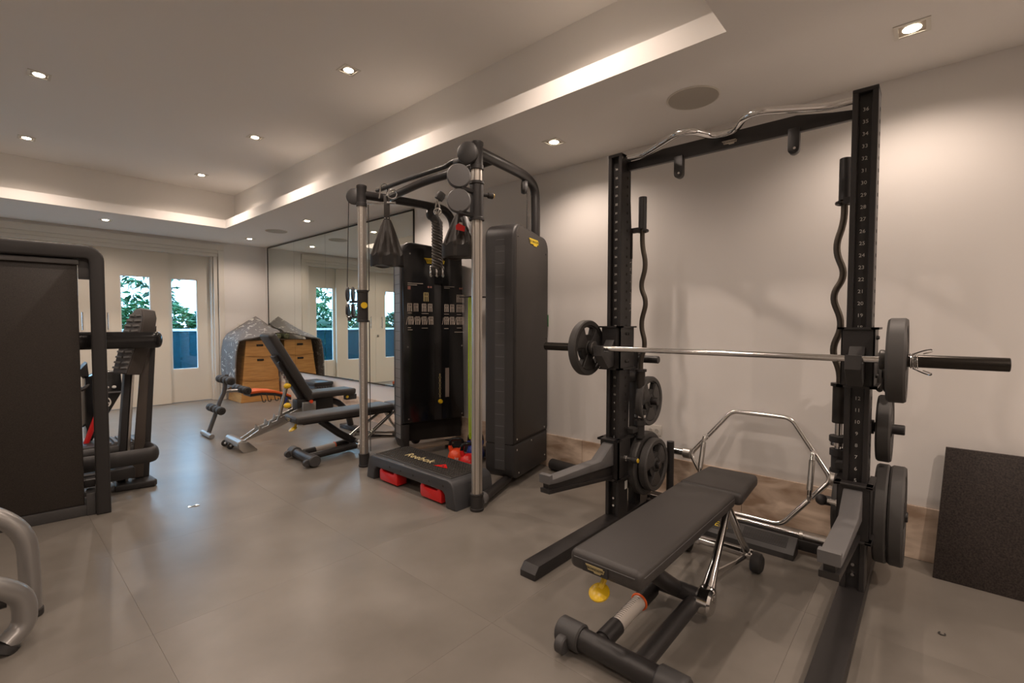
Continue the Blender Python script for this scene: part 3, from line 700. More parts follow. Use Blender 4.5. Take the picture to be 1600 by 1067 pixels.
# ================================================================== VAULTING BOX WITH BLANKET
VX0, VX1, VY0, VY1 = 2.585, 3.17, 7.86, 8.42
t = thing('vaulting_box', 'stacked wooden vaulting box in the back corner', 'vaulting box', (2.88, 8.14, 0))
lev = [(0, .345), (.349, .725), (.729, .955)]
def inset(z): return .11*z
for z0, z1 in lev:
    a, c = inset(z0), inset(z1); b = MB(); bm = b.bm
    vs = [bm.verts.new(p) for p in [(VX0+a, VY0+a*.5, z0), (VX1-a*.3, VY0+a*.5, z0), (VX1-a*.3, VY1, z0), (VX0+a, VY1, z0), (VX0+c, VY0+c*.5, z1), (VX1-c*.3, VY0+c*.5, z1), (VX1-c*.3, VY1, z1), (VX0+c, VY1, z1)]]
    for f in ((0, 3, 2, 1), (4, 5, 6, 7), (0, 1, 5, 4), (1, 2, 6, 5), (2, 3, 7, 6), (3, 0, 4, 7)): bm.faces.new([vs[i] for i in f])
    bmesh.ops.bevel(bm, geom=list(bm.edges), offset=.004, segments=1, affect='EDGES')
    s_ = part('box_section', b, WOOD, t, smooth=False)
    if z0 > .3:
        b = MB(); zz = z1-.075; o = inset(zz)*.5; b.tube([(2.84, VY0+o-.001, zz), (2.935, VY0+o-.001, zz)], .016, 10); part('hand_slot', b, SLOT, s_)
    if z0 > 0:   # the shaped lower lip of each tier
        lip = MB(); x0, x1 = VX0+a, VX1-a*.3; pl = [(x0, .012), (x0, -.012), (x0+.09, -.012), (x0+.12, -.026), (x1-.12, -.026), (x1-.09, -.012), (x1, -.012), (x1, .012)]
        lip.prism(pl, (0, VY0+a*.5-.012, z0), X, Z, Y*.011); part('tier_lip', lip, WOOD, s_, smooth=False)
# blanket draped from the corner over the top and down the left side
BL = mat('grey_blanket', (.30, .27, .245), .85)
nt = BL.node_tree; bs = nt.nodes['Principled BSDF']
tc = nt.nodes.new('ShaderNodeTexCoord'); mp = nt.nodes.new('ShaderNodeMapping'); mp.inputs['Scale'].default_value = (9, 9, 17); mp.inputs['Rotation'].default_value = (.4, .3, .9)
vo = nt.nodes.new('ShaderNodeTexNoise'); vo.inputs['Scale'].default_value = 1.0; vo.inputs['Detail'].default_value = 3; vo.inputs['Distortion'].default_value = 1.5
rp = nt.nodes.new('ShaderNodeValToRGB'); rp.color_ramp.elements[0].position = .60; rp.color_ramp.elements[1].position = .64
rp.color_ramp.elements[0].color = (.17, .16, .155, 1); rp.color_ramp.elements[1].color = (.52, .50, .46, 1)
nt.links.new(tc.outputs['Object'], mp.inputs[0]); nt.links.new(mp.outputs[0], vo.inputs['Vector']); nt.links.new(vo.outputs[0], rp.inputs[0]); nt.links.new(rp.outputs[0], bs.inputs['Base Color'])
def drape(u, v):
    """u 0 wall side .. 1 bottom of the left hang, v 0 front .. 1 back"""
    fr = [(3.17, 1.07), (3.04, 1.045), (2.90, 1.01), (2.76, .99), (2.66, .985), (2.57, .95), (2.535, .80), (2.52, .60), (2.52, .42), (2.525, .24)]
    bk = [(3.17, 1.20), (3.02, 1.335), (2.88, 1.25), (2.72, 1.13), (2.60, 1.04), (2.545, .95), (2.525, .80), (2.515, .60), (2.52, .42), (2.53, .22)]
    s = u*(len(fr)-1); i = min(int(s), len(fr)-2); f = s-i; k = v**.8
    x = (fr[i][0]*(1-f)+fr[i+1][0]*f)*(1-k)+(bk[i][0]*(1-f)+bk[i+1][0]*f)*k
    z = (fr[i][1]*(1-f)+fr[i+1][1]*f)*(1-k)+(bk[i][1]*(1-f)+bk[i+1][1]*f)*k
    hang = max(0, (u-.55)/.45); y = 7.835+.60*v
    x += hang*.016*math.sin(v*15+u*4); z += .010*math.sin(v*9+u*11)*(1-hang)
    if hang > .9: z += .03*math.sin(v*7)
    return Vector((x, y, z))
b = MB(); nu, nv = 54, 26; th = .016; g = [[b.bm.verts.new(drape(i/nu, j/nv)) for j in range(nv+1)] for i in range(nu+1)]
for i in range(nu):
    for j in range(nv): b.bm.faces.new((g[i][j], g[i+1][j], g[i+1][j+1], g[i][j+1]))
bmesh.ops.recalc_face_normals(b.bm, faces=list(b.bm.faces)); bmesh.ops.solidify(b.bm, geom=list(b.bm.faces), thickness=-th)
single('moving_blanket', b, BL, 'grey blanket with white scrawled print draped over the wooden box', 'blanket', (2.85, 8.1, .24), angle=70)
b = MB(); pts = [(3.0, 7.85, 1.10), (3.06, 7.85, 1.13), (3.13, 7.85, 1.10), (3.15, 7.85, 1.06)]
b.cyl((3.135, 7.80, 1.02), (3.135, 8.36, 1.025), .045, 18, bevel=.01); single('rolled_cloth', b, mat('olive_cloth', (.10, .10, .05), .85, noise=.6, nscale=30), 'rolled olive cloth tucked under the blanket edge', 'cloth', (3.13, 8.1, 1.03))
# black crate under the mirror
t = thing('storage_crate', 'black slatted plastic crate under the mirror', 'crate', (3.0, 6.33, 0))
b = MB(); b.box((2.92, 6.14, 0), (3.175, 6.60, .39), bevel=.01); part('bin', b, PLASTIC, t)
part('rim', MB().box((2.91, 6.13, .385), (3.185, 6.61, .43), bevel=.012), BLACK, t)
for k in range(7): part('slat', MB().box((2.928+.035*k, 6.128, .05), (2.946+.035*k, 6.142, .37), bevel=.003, seg=1), PLASTIC2, t)
# ================================================================== CABLE MACHINE
CM = thing('cable_machine', 'black dual cable machine with two shrouded weight towers and bright posts', 'cable machine', (2.6, 2.9, 0))
PR, PLF = (2.125, 2.2), (2.14, 3.605)
for (x, y) in (PR, PLF):
    r = .035
    p = part('post', MB().cyl((x, y, .05), (x, y, 2.30), r, 28), ALU, CM)
    g = MB()
    for a in (-.35, .55): # grooves of the extrusion, turned to the room
        ca = math.radians(225)+a; g.box((x+r*math.cos(ca)-.002, y+r*math.sin(ca)-.002, .11), (x+r*math.cos(ca)+.002, y+r*math.sin(ca)+.002, 2.22))
    part('groove', g, mat('groove_shadow', (.25, .22, .19), .5, .6), p, smooth=False)
    dots = MB()
    for k in range(40):
        ca = math.radians(228); dots.lathe([(0, .0012), (.004, .0012), (.0045, 0)], (x+(r-.0003)*math.cos(ca), y+(r-.0003)*math.sin(ca), .18+.05*k), (math.cos(ca), math.sin(ca), 0), 8)
    if (x, y) == PLF: part('peg_holes', dots, mat('peg_hole_light', (.75, .72, .66), .5), p)
    part('post_foot', MB().lathe([(0, 0), (.044, 0), (.046, .006), (.046, .016), (.042, .018), (.042, .10), (.045, .104), (.045, .112), (.036, .114)], (x, y, 0), Z, 28), PLASTIC, CM)
    part('post_cap', MB().lathe([(.036, 2.205), (.044, 2.207), (.044, 2.232), (.040, 2.236), (.040, 2.355), (.043, 2.36), (.043, 2.378), (.038, 2.382), (0, 2.382)], (x, y, 0), Z, 28), PLASTIC, CM)
# top pulley housings
hd = Vector((-.70, -.20, 0)).normalized()
for (c, ax) in (((2.06, 2.215, 2.30), Vector((-.9, -.45, 0))), ((2.12, 3.685, 2.30), Vector((-.75, -.65, 0)))):
    a = ax.normalized(); part('pulley_housing', MB().lathe([(0, -.026), (.055, -.024), (.068, -.012), (.07, .0), (.068, .012), (.055, .022), (0, .026)], c, a, 30), PLASTIC2, CM)
# overhead tubes
part('top_tube', MB().tube(fillet([(2.13, 2.2, 2.325), (2.45, 2.28, 2.345), (2.80, 2.37, 2.365), (2.985, 2.415, 2.33), (3.0, 2.42, 2.10), (3.0, 2.42, 1.93)], .13, 8), .036, 18), BLACK, CM)
part('top_tube', MB().tube(fillet([(2.14, 3.605, 2.305), (2.55, 3.52, 2.31), (2.92, 3.46, 2.305), (3.02, 3.46, 2.22), (3.03, 3.46, 1.93)], .14, 7), .036, 18), BLACK, CM)
part('arch_tube', MB().tube(fillet([(2.36, 3.56, 2.305), (2.32, 3.33, 2.305), (2.30, 2.95, 2.325), (2.30, 2.62, 2.32), (2.34, 2.26, 2.34)], .2, 8), .031, 16), BLACK, CM)
part('thin_bar', MB().tube(fillet([(2.16, 3.40, 2.305), (2.13, 3.31, 2.29), (2.13, 2.95, 2.297), (2.13, 2.50, 2.297), (2.12, 2.44, 2.31), (2.12, 2.25, 2.295)], .05, 5), .016, 12), BLACK, CM)
part('end_clamp', MB().box((2.07, 2.27, 2.265), (2.15, 2.37, 2.30), bevel=.006), PLASTIC, CM)
for c, ax in (((2.82, 2.39, 2.285), (.75, -.65, 0)), ((2.78, 3.49, 2.235), (.3, -.95, 0))):
    part('cable_pulley', MB().lathe([(0, -.022), (.048, -.02), (.055, 0), (.048, .02), (0, .022)], c, ax, 26), PLASTIC2, CM)
for p0, p1 in (((2.86, 2.395, 2.25), (2.86, 2.395, 1.93)), ((2.095, 3.735, 2.27), (2.09, 3.765, 1.54)), ((2.20, 3.60, 1.25), (2.20, 3.60, .12)), ((2.20, 3.60, 2.25), (2.20, 3.60, 1.50))):
    part('cable', MB().cyl(p0, p1, .0035, 8), BLACK, CM)
# floor frame
for a, c in (((2.125, 2.2), (2.62, 2.38)), ((2.14, 3.605), (2.60, 3.66))):
    part('base_tube', MB().tube([(a[0], a[1], .045), (c[0], c[1], .045)], .034, 14), BLACK, CM)
    d = Vector((c[0]-a[0], c[1]-a[1], 0)).normalized(); q = Vector((a[0], a[1], .05))
    part('base_collar', MB().cyl(q+d*.035, q+d*.10, .043, 18, bevel=.006), GREYP, CM)
part('rear_base', MB().box((3.03, 2.50, .0), (3.12, 3.60, .07), bevel=.006), BLACK, CM)
part('brown_plate', MB().prism([(2.62, 3.72), (3.12, 3.62), (3.12, 3.44), (2.56, 3.56)], (0, 0, .052), X, Y, Z*.012), mat('pale_brown_metal', (.34, .26, .19), .4, .35), CM, smooth=False)  # plate added to give the pale brown strip under the far tower
# towers
def tower(o, ang, outer_logo, z0):
    """o = front corner of the face turned to the camera; u runs back along that face, v points away from the camera"""
    u = Vector((math.cos(ang), math.sin(ang), 0)); v = Vector((-math.sin(ang), math.cos(ang), 0)); o = Vector(o); Ld, T = .625, .25
    def rounded(za, zb, rt_, rb):
        P = []
        if rb: P += [(rb-rb*math.cos(a), za+rb-rb*math.sin(a)) for a in [PI/2*k/5 for k in range(5, -1, -1)]][::-1][::-1]
        else: P += [(0, za)]
        if rt_: P += [(rt_-rt_*math.cos(a), zb-rt_+rt_*math.sin(a)) for a in [PI/2*k/6 for k in range(7)]]
        else: P += [(0, zb)]
        if rt_: P += [(Ld-.09+.09*math.sin(a), zb-.03-.09+.09*math.cos(a)) for a in [PI/2*k/6 for k in range(7)]]
        else: P += [(Ld, zb)]
        P += [(Ld, za)]
        return P
    return u, v, o, Ld, T, rounded
# near tower: plain outer face with the badge
u, v, o, Ld, T, rd = tower((2.578, 2.28, 0), math.radians(14), True, .03)
TW = part('tower_shroud', MB().prism(rd(.327, 1.968, .10, 0), o, u, Z, v*T, bevel=.022, seg=3), PLASTIC, CM)
part('lower_shroud', MB().prism(rd(.055, .322, 0, .09), o, u, Z, v*T, bevel=.022, seg=3), PLASTIC, CM)
part('seam', MB().prism([(.012, .31), (.012, .34), (Ld-.012, .34), (Ld-.012, .31)], o+v*.01, u, Z, v*(T-.02)), SLOT, CM, smooth=False)
b = MB(); pf = rd(.35, 1.95, .09, 0)
part('side_panel', MB().prism([(p[0]*.93+.03, p[1]) for p in pf], o-v*.003, u, Z, v*.006, bevel=.002), mat('shroud_side', (.040, .035, .032), .5, bump=.25, bscale=500), CM)
logo('badge', o-v*.0035+u*.33+Z*1.862, u, Z, .175, LOGOY, INK, CM)
tk = [];
for k in range(20):
    z = .20+.0865*k
    part('tick', MB().prism([(.08, -.002), (.155, -.002), (.155, .002), (.08, .002)], o-u*.0015+Z*z, v, Z, u*.003), GREYP, TW, smooth=False)
part('front_strip', MB().prism([(.075, .13), (.16, .13), (.16, 1.80), (.075, 1.80)], o-u*.0008, v, Z, u*.003), PLASTIC2, CM, smooth=False)
for (a, z) in ((.06, 1.87), (.565, 1.80), (.03, 1.10), (.58, 1.10), (.05, .36), (.55, .36), (.30, .30), (.05, .28), (.08, .10), (.56, .12)):
    part('screw', MB().lathe([(0, .003), (.006, .003), (.008, 0)], o-v*.003+u*a+Z*z, -v, 10), RUBBER if z > .5 else STEEL, CM)
part('green_tag', MB().box(o+u*.615-v*.004+Z*1.20, o+u*.632+v*.02+Z*1.30, bevel=.004), mat('green_tag', (.02, .16, .05), .5), CM)
# far tower: slotted inner face with placards
u, v, o, Ld, T, rd = tower((2.515, 3.575, 0), math.radians(-14), False, .03)
o = Vector((2.515, 3.575, 0)); Ld = .645; T = .22
part('tower_shroud', MB().prism(rd(.30, 1.968, .10, 0), o+v*.02, u, Z, v*(T-.02), bevel=.015, seg=3), PLASTIC, CM)
part('lower_shroud', MB().prism([(0, .16), (.03, .07), (.075, .055), (.075, .295), (0, .295)], o+v*.02, u, Z, v*(T-.02), bevel=.01), PLASTIC, CM)
part('dark_base', MB().prism([(.075, .12), (Ld, .10), (Ld, .295), (.075, .295)], o+v*.09, u, Z, v*(T-.09)), SLOT, CM, smooth=False)
PA = part('placard_panel', MB().prism([(.012, .31), (.012, 1.88), (.07, 1.945), (.32, 1.945), (.32, .31)], o, u, Z, v*.022, bevel=.004), BLACKG, CM)
PB = part('placard_panel', MB().prism([(.40, .31), (.40, 1.945), (.58, 1.925), (.612, 1.86), (.635, .31)], o, u, Z, v*.022, bevel=.004), BLACKG, CM)
part('head_panel', MB().prism([(.318, 1.60), (.318, 1.945), (.402, 1.945), (.402, 1.60)], o+v*.002, u, Z, v*.018), BLACKG, CM, smooth=False)
logo('badge', o+u*.32-v*.004+Z*1.80, u, Z, .21, LOGOY, INK, CM)
FIG = mat('figure_print', (.42, .36, .31), .6)
def figure(pp, a, z, h):
    f = MB(); q = o-v*.0012+u*a+Z*z
    for x0, x1 in ((-.30, -.16), (-.06, .06), (.16, .30)): f.prism([(x0*h, 0), (x1*h, 0), (x1*h, h), (x0*h, h)], q, u, Z, v*.0006)
    f.prism([(-.3*h, .9*h), (.3*h, .9*h), (.3*h, h), (-.3*h, h)], q, u, Z, v*.0006); f.prism([(-.12*h, .5*h), (.28*h, .5*h), (.28*h, .62*h), (-.12*h, .62*h)], q, u, Z, v*.0006)
    if pp: f.prism([(-.62*h, 0), (-.55*h, 0), (-.36*h, .9*h), (-.43*h, .9*h)], q, u, Z, v*.0006)
    return f
for (a, z, h, lean, P) in [(.075, 1.335, .075, 0, PA), (.135, 1.335, .075, 0, PA), (.215, 1.335, .075, 0, PA), (.275, 1.335, .075, 0, PA), (.085, 1.215, .075, 1, PA), (.15, 1.215, .075, 1, PA), (.215, 1.215, .075, 1, PA), (.285, 1.215, .075, 1, PA), (.235, 1.43, .085, 0, PA),
                           (.445, 1.335, .075, 0, PB), (.505, 1.335, .075, 0, PB), (.575, 1.335, .075, 0, PB), (.612, 1.335, .075, 0, PB), (.445, 1.215, .075, 1, PB), (.505, 1.215, .075, 1, PB), (.575, 1.215, .075, 1, PB), (.612, 1.215, .075, 1, PB), (.575, 1.43, .075, 0, PB), (.612, 1.43, .075, 0, PB)]:
    part('exercise_figure', figure(lean, a, z, h), FIG if not (a == .235) else GOLD, P, smooth=False)
ln = MB()
for a, z, L_ in ((.055, 1.59, .15), (.055, 1.575, .09), (.055, 1.318, .04), (.19, 1.315, .07), (.055, 1.185, .03), (.055, 1.165, .045), (.19, 1.18, .06), (.42, 1.575, .11), (.42, 1.56, .06), (.42, 1.313, .05), (.555, 1.31, .05), (.42, 1.175, .045), (.555, 1.18, .05), (.53, 1.14, .12)):
    ln.prism([(0, 0), (L_, 0), (L_, .005), (0, .005)], o-v*.0012+u*a+Z*z, u, Z, v*.0006)
part('caption_lines', ln, FIG, PA, smooth=False)
bd_ = MB(); bd_.prism([(0, 0), (.028, 0), (.028, .03), (0, .03)], o-v*.0012+u*.055+Z*1.535, u, Z, v*.0006); part('red_icon', bd_, mat('dull_red_print', (.30, .13, .10), .6), PA, smooth=False)
for a in (.26, .285, .59, .612):
    bd_ = MB().lathe([(0, .001), (.009, .001), (.010, 0)], o-v*.0005+u*a+Z*1.565, -v, 12); part('red_icon', bd_, mat('dull_red_print', (.30, .13, .10), .6), PB if a > .4 else PA)
for a, z, P in ((.055, 1.01, PA), (.61, 1.01, PB), (.06, .345, PA), (.61, .345, PB), (.08, 1.86, PA)): part('screw', MB().lathe([(0, .004), (.006, .004), (.008, 0)], o+u*a+Z*z, -v, 10), STEEL, P)
part('rating_plate', MB().prism([(.43, .52), (.47, .52), (.47, .80), (.43, .80)], o-v*.001, u, Z, v*.0015), mat('plate_grey', (.26, .21, .18), .5), PB, smooth=False)
b = MB()
for k in range(9): b.torus(o+u*.372-v*.004+Z*(.53+.026*k), v if k % 2 else u, .010, .0028, 12, 6)
part('pin_chain', b, GOLD, CM)
part('selector_pin', MB().lathe([(0, .028), (.018, .026), (.022, .012), (.02, 0)], o+u*.372-v*.002+Z*.485, -v, 18), YELLOW, CM)
part('front_strip', MB().prism([(.05, .16), (.17, .16), (.17, 1.86), (.05, 1.86)], o-u*.001, v, Z, u*.003), mat('window_lit_strip', (.17, .165, .16), .35), CM, smooth=False)  # window light falling on this strip is put into its paler grey
for k in range(20):
    part('tick', MB().prism([(.055, -.0018), (.165, -.0018), (.165, .0018), (.055, .0018)], o-u*.003+Z*(.20+.0865*k), v, Z, u*.003), PLASTIC, CM, smooth=False)
# near-post carriage with two swivel pulleys turned to the room
x, y = PR
sl = part('carriage', MB().lathe([(.036, 1.885), (.049, 1.885), (.049, 1.90), (.044, 1.905), (.044, 2.11), (.049, 2.115), (.049, 2.13), (.036, 2.13)], (x, y, 0), Z, 26), PLASTIC, CM)
part('carriage_knob', MB().lathe([(.012, .04), (.012, .075), (.019, .08), (.021, .11), (.017, .115), (0, .115)], (x, y, 2.055), Vector((.92, -.36, 0)), 18), PLASTIC, sl)
part('knob_cap', MB().lathe([(.0165, .1145), (.015, .12), (0, .12)], (x, y, 2.055), Vector((.92, -.36, 0)), 18), YELLOW, sl)
cd = Vector((-.67, -.74, 0)).normalized()
for z in (2.137, 1.985):
    c = Vector((1.985, 2.215, z)); part('swivel_pulley', MB().lathe([(0, -.03), (.066, -.028), (.074, -.016), (.074, .014), (.068, .024), (0, .027)], c, cd, 36), GREYP, sl)
part('pulley_bracket', MB().box((1.985, 2.185, 2.05), (2.10, 2.215, 2.075), bevel=.004), PLASTIC, sl); part('pulley_bracket', MB().box((1.97, 2.185, 1.90), (2.10, 2.215, 1.925), bevel=.004), PLASTIC, sl)
# far-post carriage
x, y = PLF
sl = part('carriage', MB().lathe([(.036, 1.235), (.05, 1.235), (.05, 1.25), (.045, 1.255), (.045, 1.485), (.05, 1.49), (.05, 1.505), (.036, 1.505)], (x, y, 0), Z, 26), PLASTIC, CM)
part('carriage_knob', MB().lathe([(.02, .04), (.021, .06), (.026, .065), (.026, .08), (0, .082)], (x, y, 1.375), Vector((-.35, -.9, 0)), 20), YELLOW, sl)
part('pulley_arm', MB().box((x-.03, y+.03, 1.40), (x+.0, y+.17, 1.42), bevel=.004), PLASTIC, sl); part('pulley_arm', MB().box((x-.03, y+.03, 1.27), (x+.0, y+.17, 1.285), bevel=.004), PLASTIC, sl)
for z in (1.475, 1.335):
    for s_ in (-.022, .022): part('swivel_pulley', MB().lathe([(0, -.008), (.06, -.007), (.066, 0), (.06, .007), (0, .008)], (x-.03+s_*.745, y+.145-s_*.666, z), Vector((.745, -.666, 0)), 28), PLASTIC2, sl)
c = Vector((x-.065, y+.11, 1.335)); cu = Vector((.72, -.69, 0))
cb_ = [c+cu*a+Z*z for a, z in ((-.012, .055), (.012, .058), (.026, .03), (.020, -.045), (0, -.06), (-.022, -.045), (-.018, .0))]
part('carabiner', MB().tube(fillet(cb_+[cb_[0]], .012, 3), .0045, 8), CHROME, sl)
part('cable_stop', MB().cyl((x-.06, y+.11, 1.245), (x-.06, y+.11, 1.275), .016, 14), RUBBER, sl)

# hanging straps, rope
CU = Vector((.745, -.666, 0)).normalized()      # direction across the view, used for flat fabric that hangs facing the room
CN = Vector((-.666, -.745, 0)).normalized()
def ab_strap(name, label, c, hw, zt, zm, zb, red):
    """triangular padded sling: strap at the top, flared pouch below"""
    t = thing(name, label, 'ab strap', (c[0], c[1], zb), 'ab slings hanging on the cable machine'); c = Vector((c[0], c[1], 0))
    part('webbing', MB().box((-.022, -.006, zm-.03), (.022, .006, zt), bevel=.002, M=Matrix.Translation(c) @ Matrix((CU, -CN, Z)).transposed().to_4x4()), FABRIC, t)
    b = MB(); rows = 16; cols = 48; zmid = zb+.085
    ring = []
    for i in range(rows+1):
        f = i/rows; z = zm+(zb-zm)*f
        w_ = .03+(hw-.03)*min(1, ((zm-z)/(zm-zmid))**.9) if z > zmid else hw*(1+.0*f)
        d_ = .02+.055*min(1, (zm-z)/(zm-zmid))
        row = []
        for k in range(cols):
            a = 2*PI*k/cols; fold = 1+.34*math.sin(7*a+1)*min(1, f*2)*(1 if z > zmid else .3)
            row.append(b.bm.verts.new(c+CU*(w_*math.cos(a))+CN*(d_*fold*math.sin(a))+Z*(z+.008*math.sin(4*a)*(i == rows))))
        ring.append(row)
    for A, B in zip(ring, ring[1:]):
        for k in range(cols): b.bm.faces.new((A[k], A[(k+1) % cols], B[(k+1) % cols], B[k]))
    b.bm.faces.new(ring[0][::-1]); b.bm.faces.new(ring[-1])
    p = part('sling', b, FABRIC, t, angle=60)
    bd = MB(); rr = []
    for z in (zmid, zb+.004):
        rr.append([bd.bm.verts.new(c+CU*((hw+.004)*math.cos(2*PI*k/cols))+CN*(.080*math.sin(2*PI*k/cols))+Z*(z+(.012*math.sin(7*2*PI*k/cols) if z == zmid else 0))) for k in range(cols)])
    for k in range(cols): bd.bm.faces.new((rr[0][k], rr[0][(k+1) % cols], rr[1][(k+1) % cols], rr[1][k]))
    part('lower_band', bd, mat('black_vinyl', (.010, .009, .009), .4), p)
    for s_ in (-.012, .012): part('rivet', MB().sphere(c+CU*s_+CN*.012+Z*(zm+.01), .006, 8), CHROME, t)
    if red:
        part('red_tag', MB().prism([(-.03, 0), (.025, -.012), (.03, .02), (-.012, .04), (-.03, .026)], c+CN*.075+Z*(zb+.17)+CU*(-.002), CU, Z, CN*.004), RED, p); part('white_tag', MB().prism([(-.012, .03), (.012, .026), (.01, .045), (-.01, .047)], c+CN*.071+Z*(zb+.17), CU, Z, CN*.006), WHITE, p)
    return t
t = ab_strap('ab_strap', 'black padded sling hanging from the left of the overhead bar', (2.11, 3.19), .127, 2.22, 2.03, 1.67, False)
b = MB(); pts = [Vector((2.115, 3.24, 2.20)), Vector((2.115, 3.24, 2.30)), Vector((2.12, 3.25, 2.33)), Vector((2.14, 3.25, 2.325)), Vector((2.135, 3.22, 2.20)), Vector((2.125, 3.215, 2.195))]
part('hook', MB().tube(fillet([(2.10, 3.28, 2.21), (2.105, 3.26, 2.315), (2.13, 3.25, 2.33), (2.155, 3.23, 2.315), (2.10, 3.18, 2.21)], .03, 5), .006, 10), CHROME, t)
part('hook', MB().torus((2.12, 3.13, 2.22), CN, .035, .005, 20, 8), CHROME, t)
part('cross_pin', MB().cyl((2.05, 3.36, 2.175), (2.14, 3.12, 2.155), .010, 12), CHROME, t)
ab_strap('ab_strap', 'black padded sling with a red tag hanging at the near post', (2.10, 2.325), .12, 2.0, 1.95, 1.655, True)
t = thing('triceps_rope', 'black twisted triceps rope hanging in front of the far tower', 'rope', (2.05, 2.51, 1.55))
rx, ry = 2.05, 2.50
part('rope', MB().tube([(rx-.02, ry+.02, 1.94), (rx, ry, 1.90), (rx, ry+.005, 1.75), (rx+.005, ry+.01, 1.60)], .033, 14), ROPE, t)
hb = MB()
for ph in (0, PI/2, PI, 3*PI/2):
    pts = []
    for k in range(60):
        a = ph+k*.42; z = 1.91-.32*k/59; pts.append((rx+.030*math.cos(a), ry+.006+.030*math.sin(a), z))
    hb.tube(pts, .009, 6)
part('strand', hb, mat('rope_strand', (.075, .066, .058), .6), t)
part('eyelet', MB().torus((rx, ry, 1.975), CN, .022, .006, 20, 8), CHROME, t)
part('snap_hook', MB().tube(fillet([(rx, ry, 1.955), (rx-.01, ry+.01, 2.0), (rx, ry, 2.06), (rx+.012, ry-.01, 2.0), (rx, ry, 1.96)], .012, 4), .0055, 8), CHROME, t)
part('stopper', MB().lathe([(0, 0), (.028, .003), (.032, .03), (.026, .055), (0, .06)], (rx+.005, ry-.0, 2.055), Vector((.35, -.3, .8)), 16), RUBBER, t)
for s_ in (-.04, 0, .04): part('end_ring', MB().torus((rx+CU.x*s_, ry+CU.y*s_+.01, 1.575), CU, .032, .007, 22, 8), CHROME, t)
part('end_knob', MB().cyl((rx-.035*CU.x, ry+.01-.035*CU.y, 1.575), (rx+.035*CU.x, ry+.01+.035*CU.y, 1.575), .03, 18, bevel=.006), RUBBER, t)
# bands behind the near post
for k, (dx, m_, lb) in enumerate(((0, LIME, 'lime green resistance band hanging behind the near post'), (.035, mat('olive_band', (.12, .17, .02), .5), 'olive resistance band hanging beside the lime band'))):
    b = MB(); c = Vector((2.535+dx*.6, 2.70-dx*.5, 0))
    b.tube(fillet([c+Z*1.42+CU*.006, c+Z*1.44, c+Z*1.42-CU*.008, c+Z*.9-CU*.010, c+Z*.33-CU*.006, c+Z*.31, c+Z*.33+CU*.008, c+Z*.9+CU*.008, c+Z*1.42+CU*.006], .01, 3), .006, 8)
    o_ = single('resistance_band', b, m_, lb, 'band', (c.x, c.y, .3), 'bands behind the post')
part('band_hook', MB().tube([(2.62, 2.60, 1.43), (2.55, 2.68, 1.435), (2.48, 2.76, 1.432)], .006, 8), BLACK, CM)

# ================================================================== STEP PLATFORM
t = thing('step_platform', 'black aerobic step with red risers between the cable posts', 'step', (2.2, 2.81, 0))
SX0, SX1, SY0, SY1 = 2.005, 2.37, 2.275, 3.345
poly = [(SY0, 0), (SY0+.028, .15), (SY0+.045, .175), (SY0+.08, .19), (SY1-.08, .19), (SY1-.045, .175), (SY1-.028, .15), (SY1, 0), (SY1-.10, 0), (SY1-.115, .085), (SY1-.14, .105), (SY0+.14, .105), (SY0+.115, .085), (SY0+.10, 0)]
b = MB(); b.prism(poly, (SX0, 0, 0), Y, Z, X*(SX1-SX0), bevel=.012, seg=3); body = part('deck_body', b, mat('step_plastic', (.045, .046, .050), .42), t)
b = MB(); b.box((SX0+.035, SY0+.085, .188), (SX1-.035, SY1-.085, .196), bevel=.003, seg=1); top = part('tread', b, RUBBER, t)
cl = MB()
for i in range(11):
    for j in range(36):
        x0, y0 = SX0+.055+.0255*i, SY0+.10+.0245*j
        cl.box((x0, y0, .195), (x0+.015, y0+.012, .1995), M=None)
cs = part('tread_cleats', cl, mat('cleat_rubber', (.05, .045, .04), .45), t, smooth=False); cs['kind'] = 'stuff'
text('lettering', 'Reebok', .105, (SX0+.145, 2.88, .2005), -Y, X, mat('gold_print', (.62, .52, .28), .5), top)
b = MB(); tr = [(0, 0), (.13, .02), (.05, .075)]; b.prism([(-p[0], p[1]) for p in tr], (SX0+.13, 2.66, .200), Y, X, Z*.0012); part('delta_mark', b, RED, top, smooth=False)
b = MB(); b.prism([(-.055, .022), (-.085, .026), (-.062, .045)], (SX0+.13, 2.66, .2012), Y, X, Z*.0008); part('delta_gap', b, RUBBER, top, smooth=False)
for yc in (3.06, 2.55):
    b = MB(); b.prism([(yc-.115, .012), (yc-.115, .085), (yc-.10, .105), (yc-.075, .105), (yc-.065, .085), (yc+.065, .085), (yc+.075, .105), (yc+.10, .105), (yc+.115, .085), (yc+.115, .03), (yc+.10, .012)], (SX0+.012, 0, 0), Y, Z, X*.09, bevel=.006)
    part('riser', b, RED, t)
b = MB(); b.box((SX1-.09, SY0+.05, .02), (SX1-.03, SY0+.16, .06), bevel=.006); part('riser', b, RED, t)
for yy in (3.02, 2.88, 2.73, 2.55, 2.40): part('side_hole', MB().cyl((SX0-.001, yy, .142), (SX0+.004, yy, .142), .007, 12), SLOT, body)

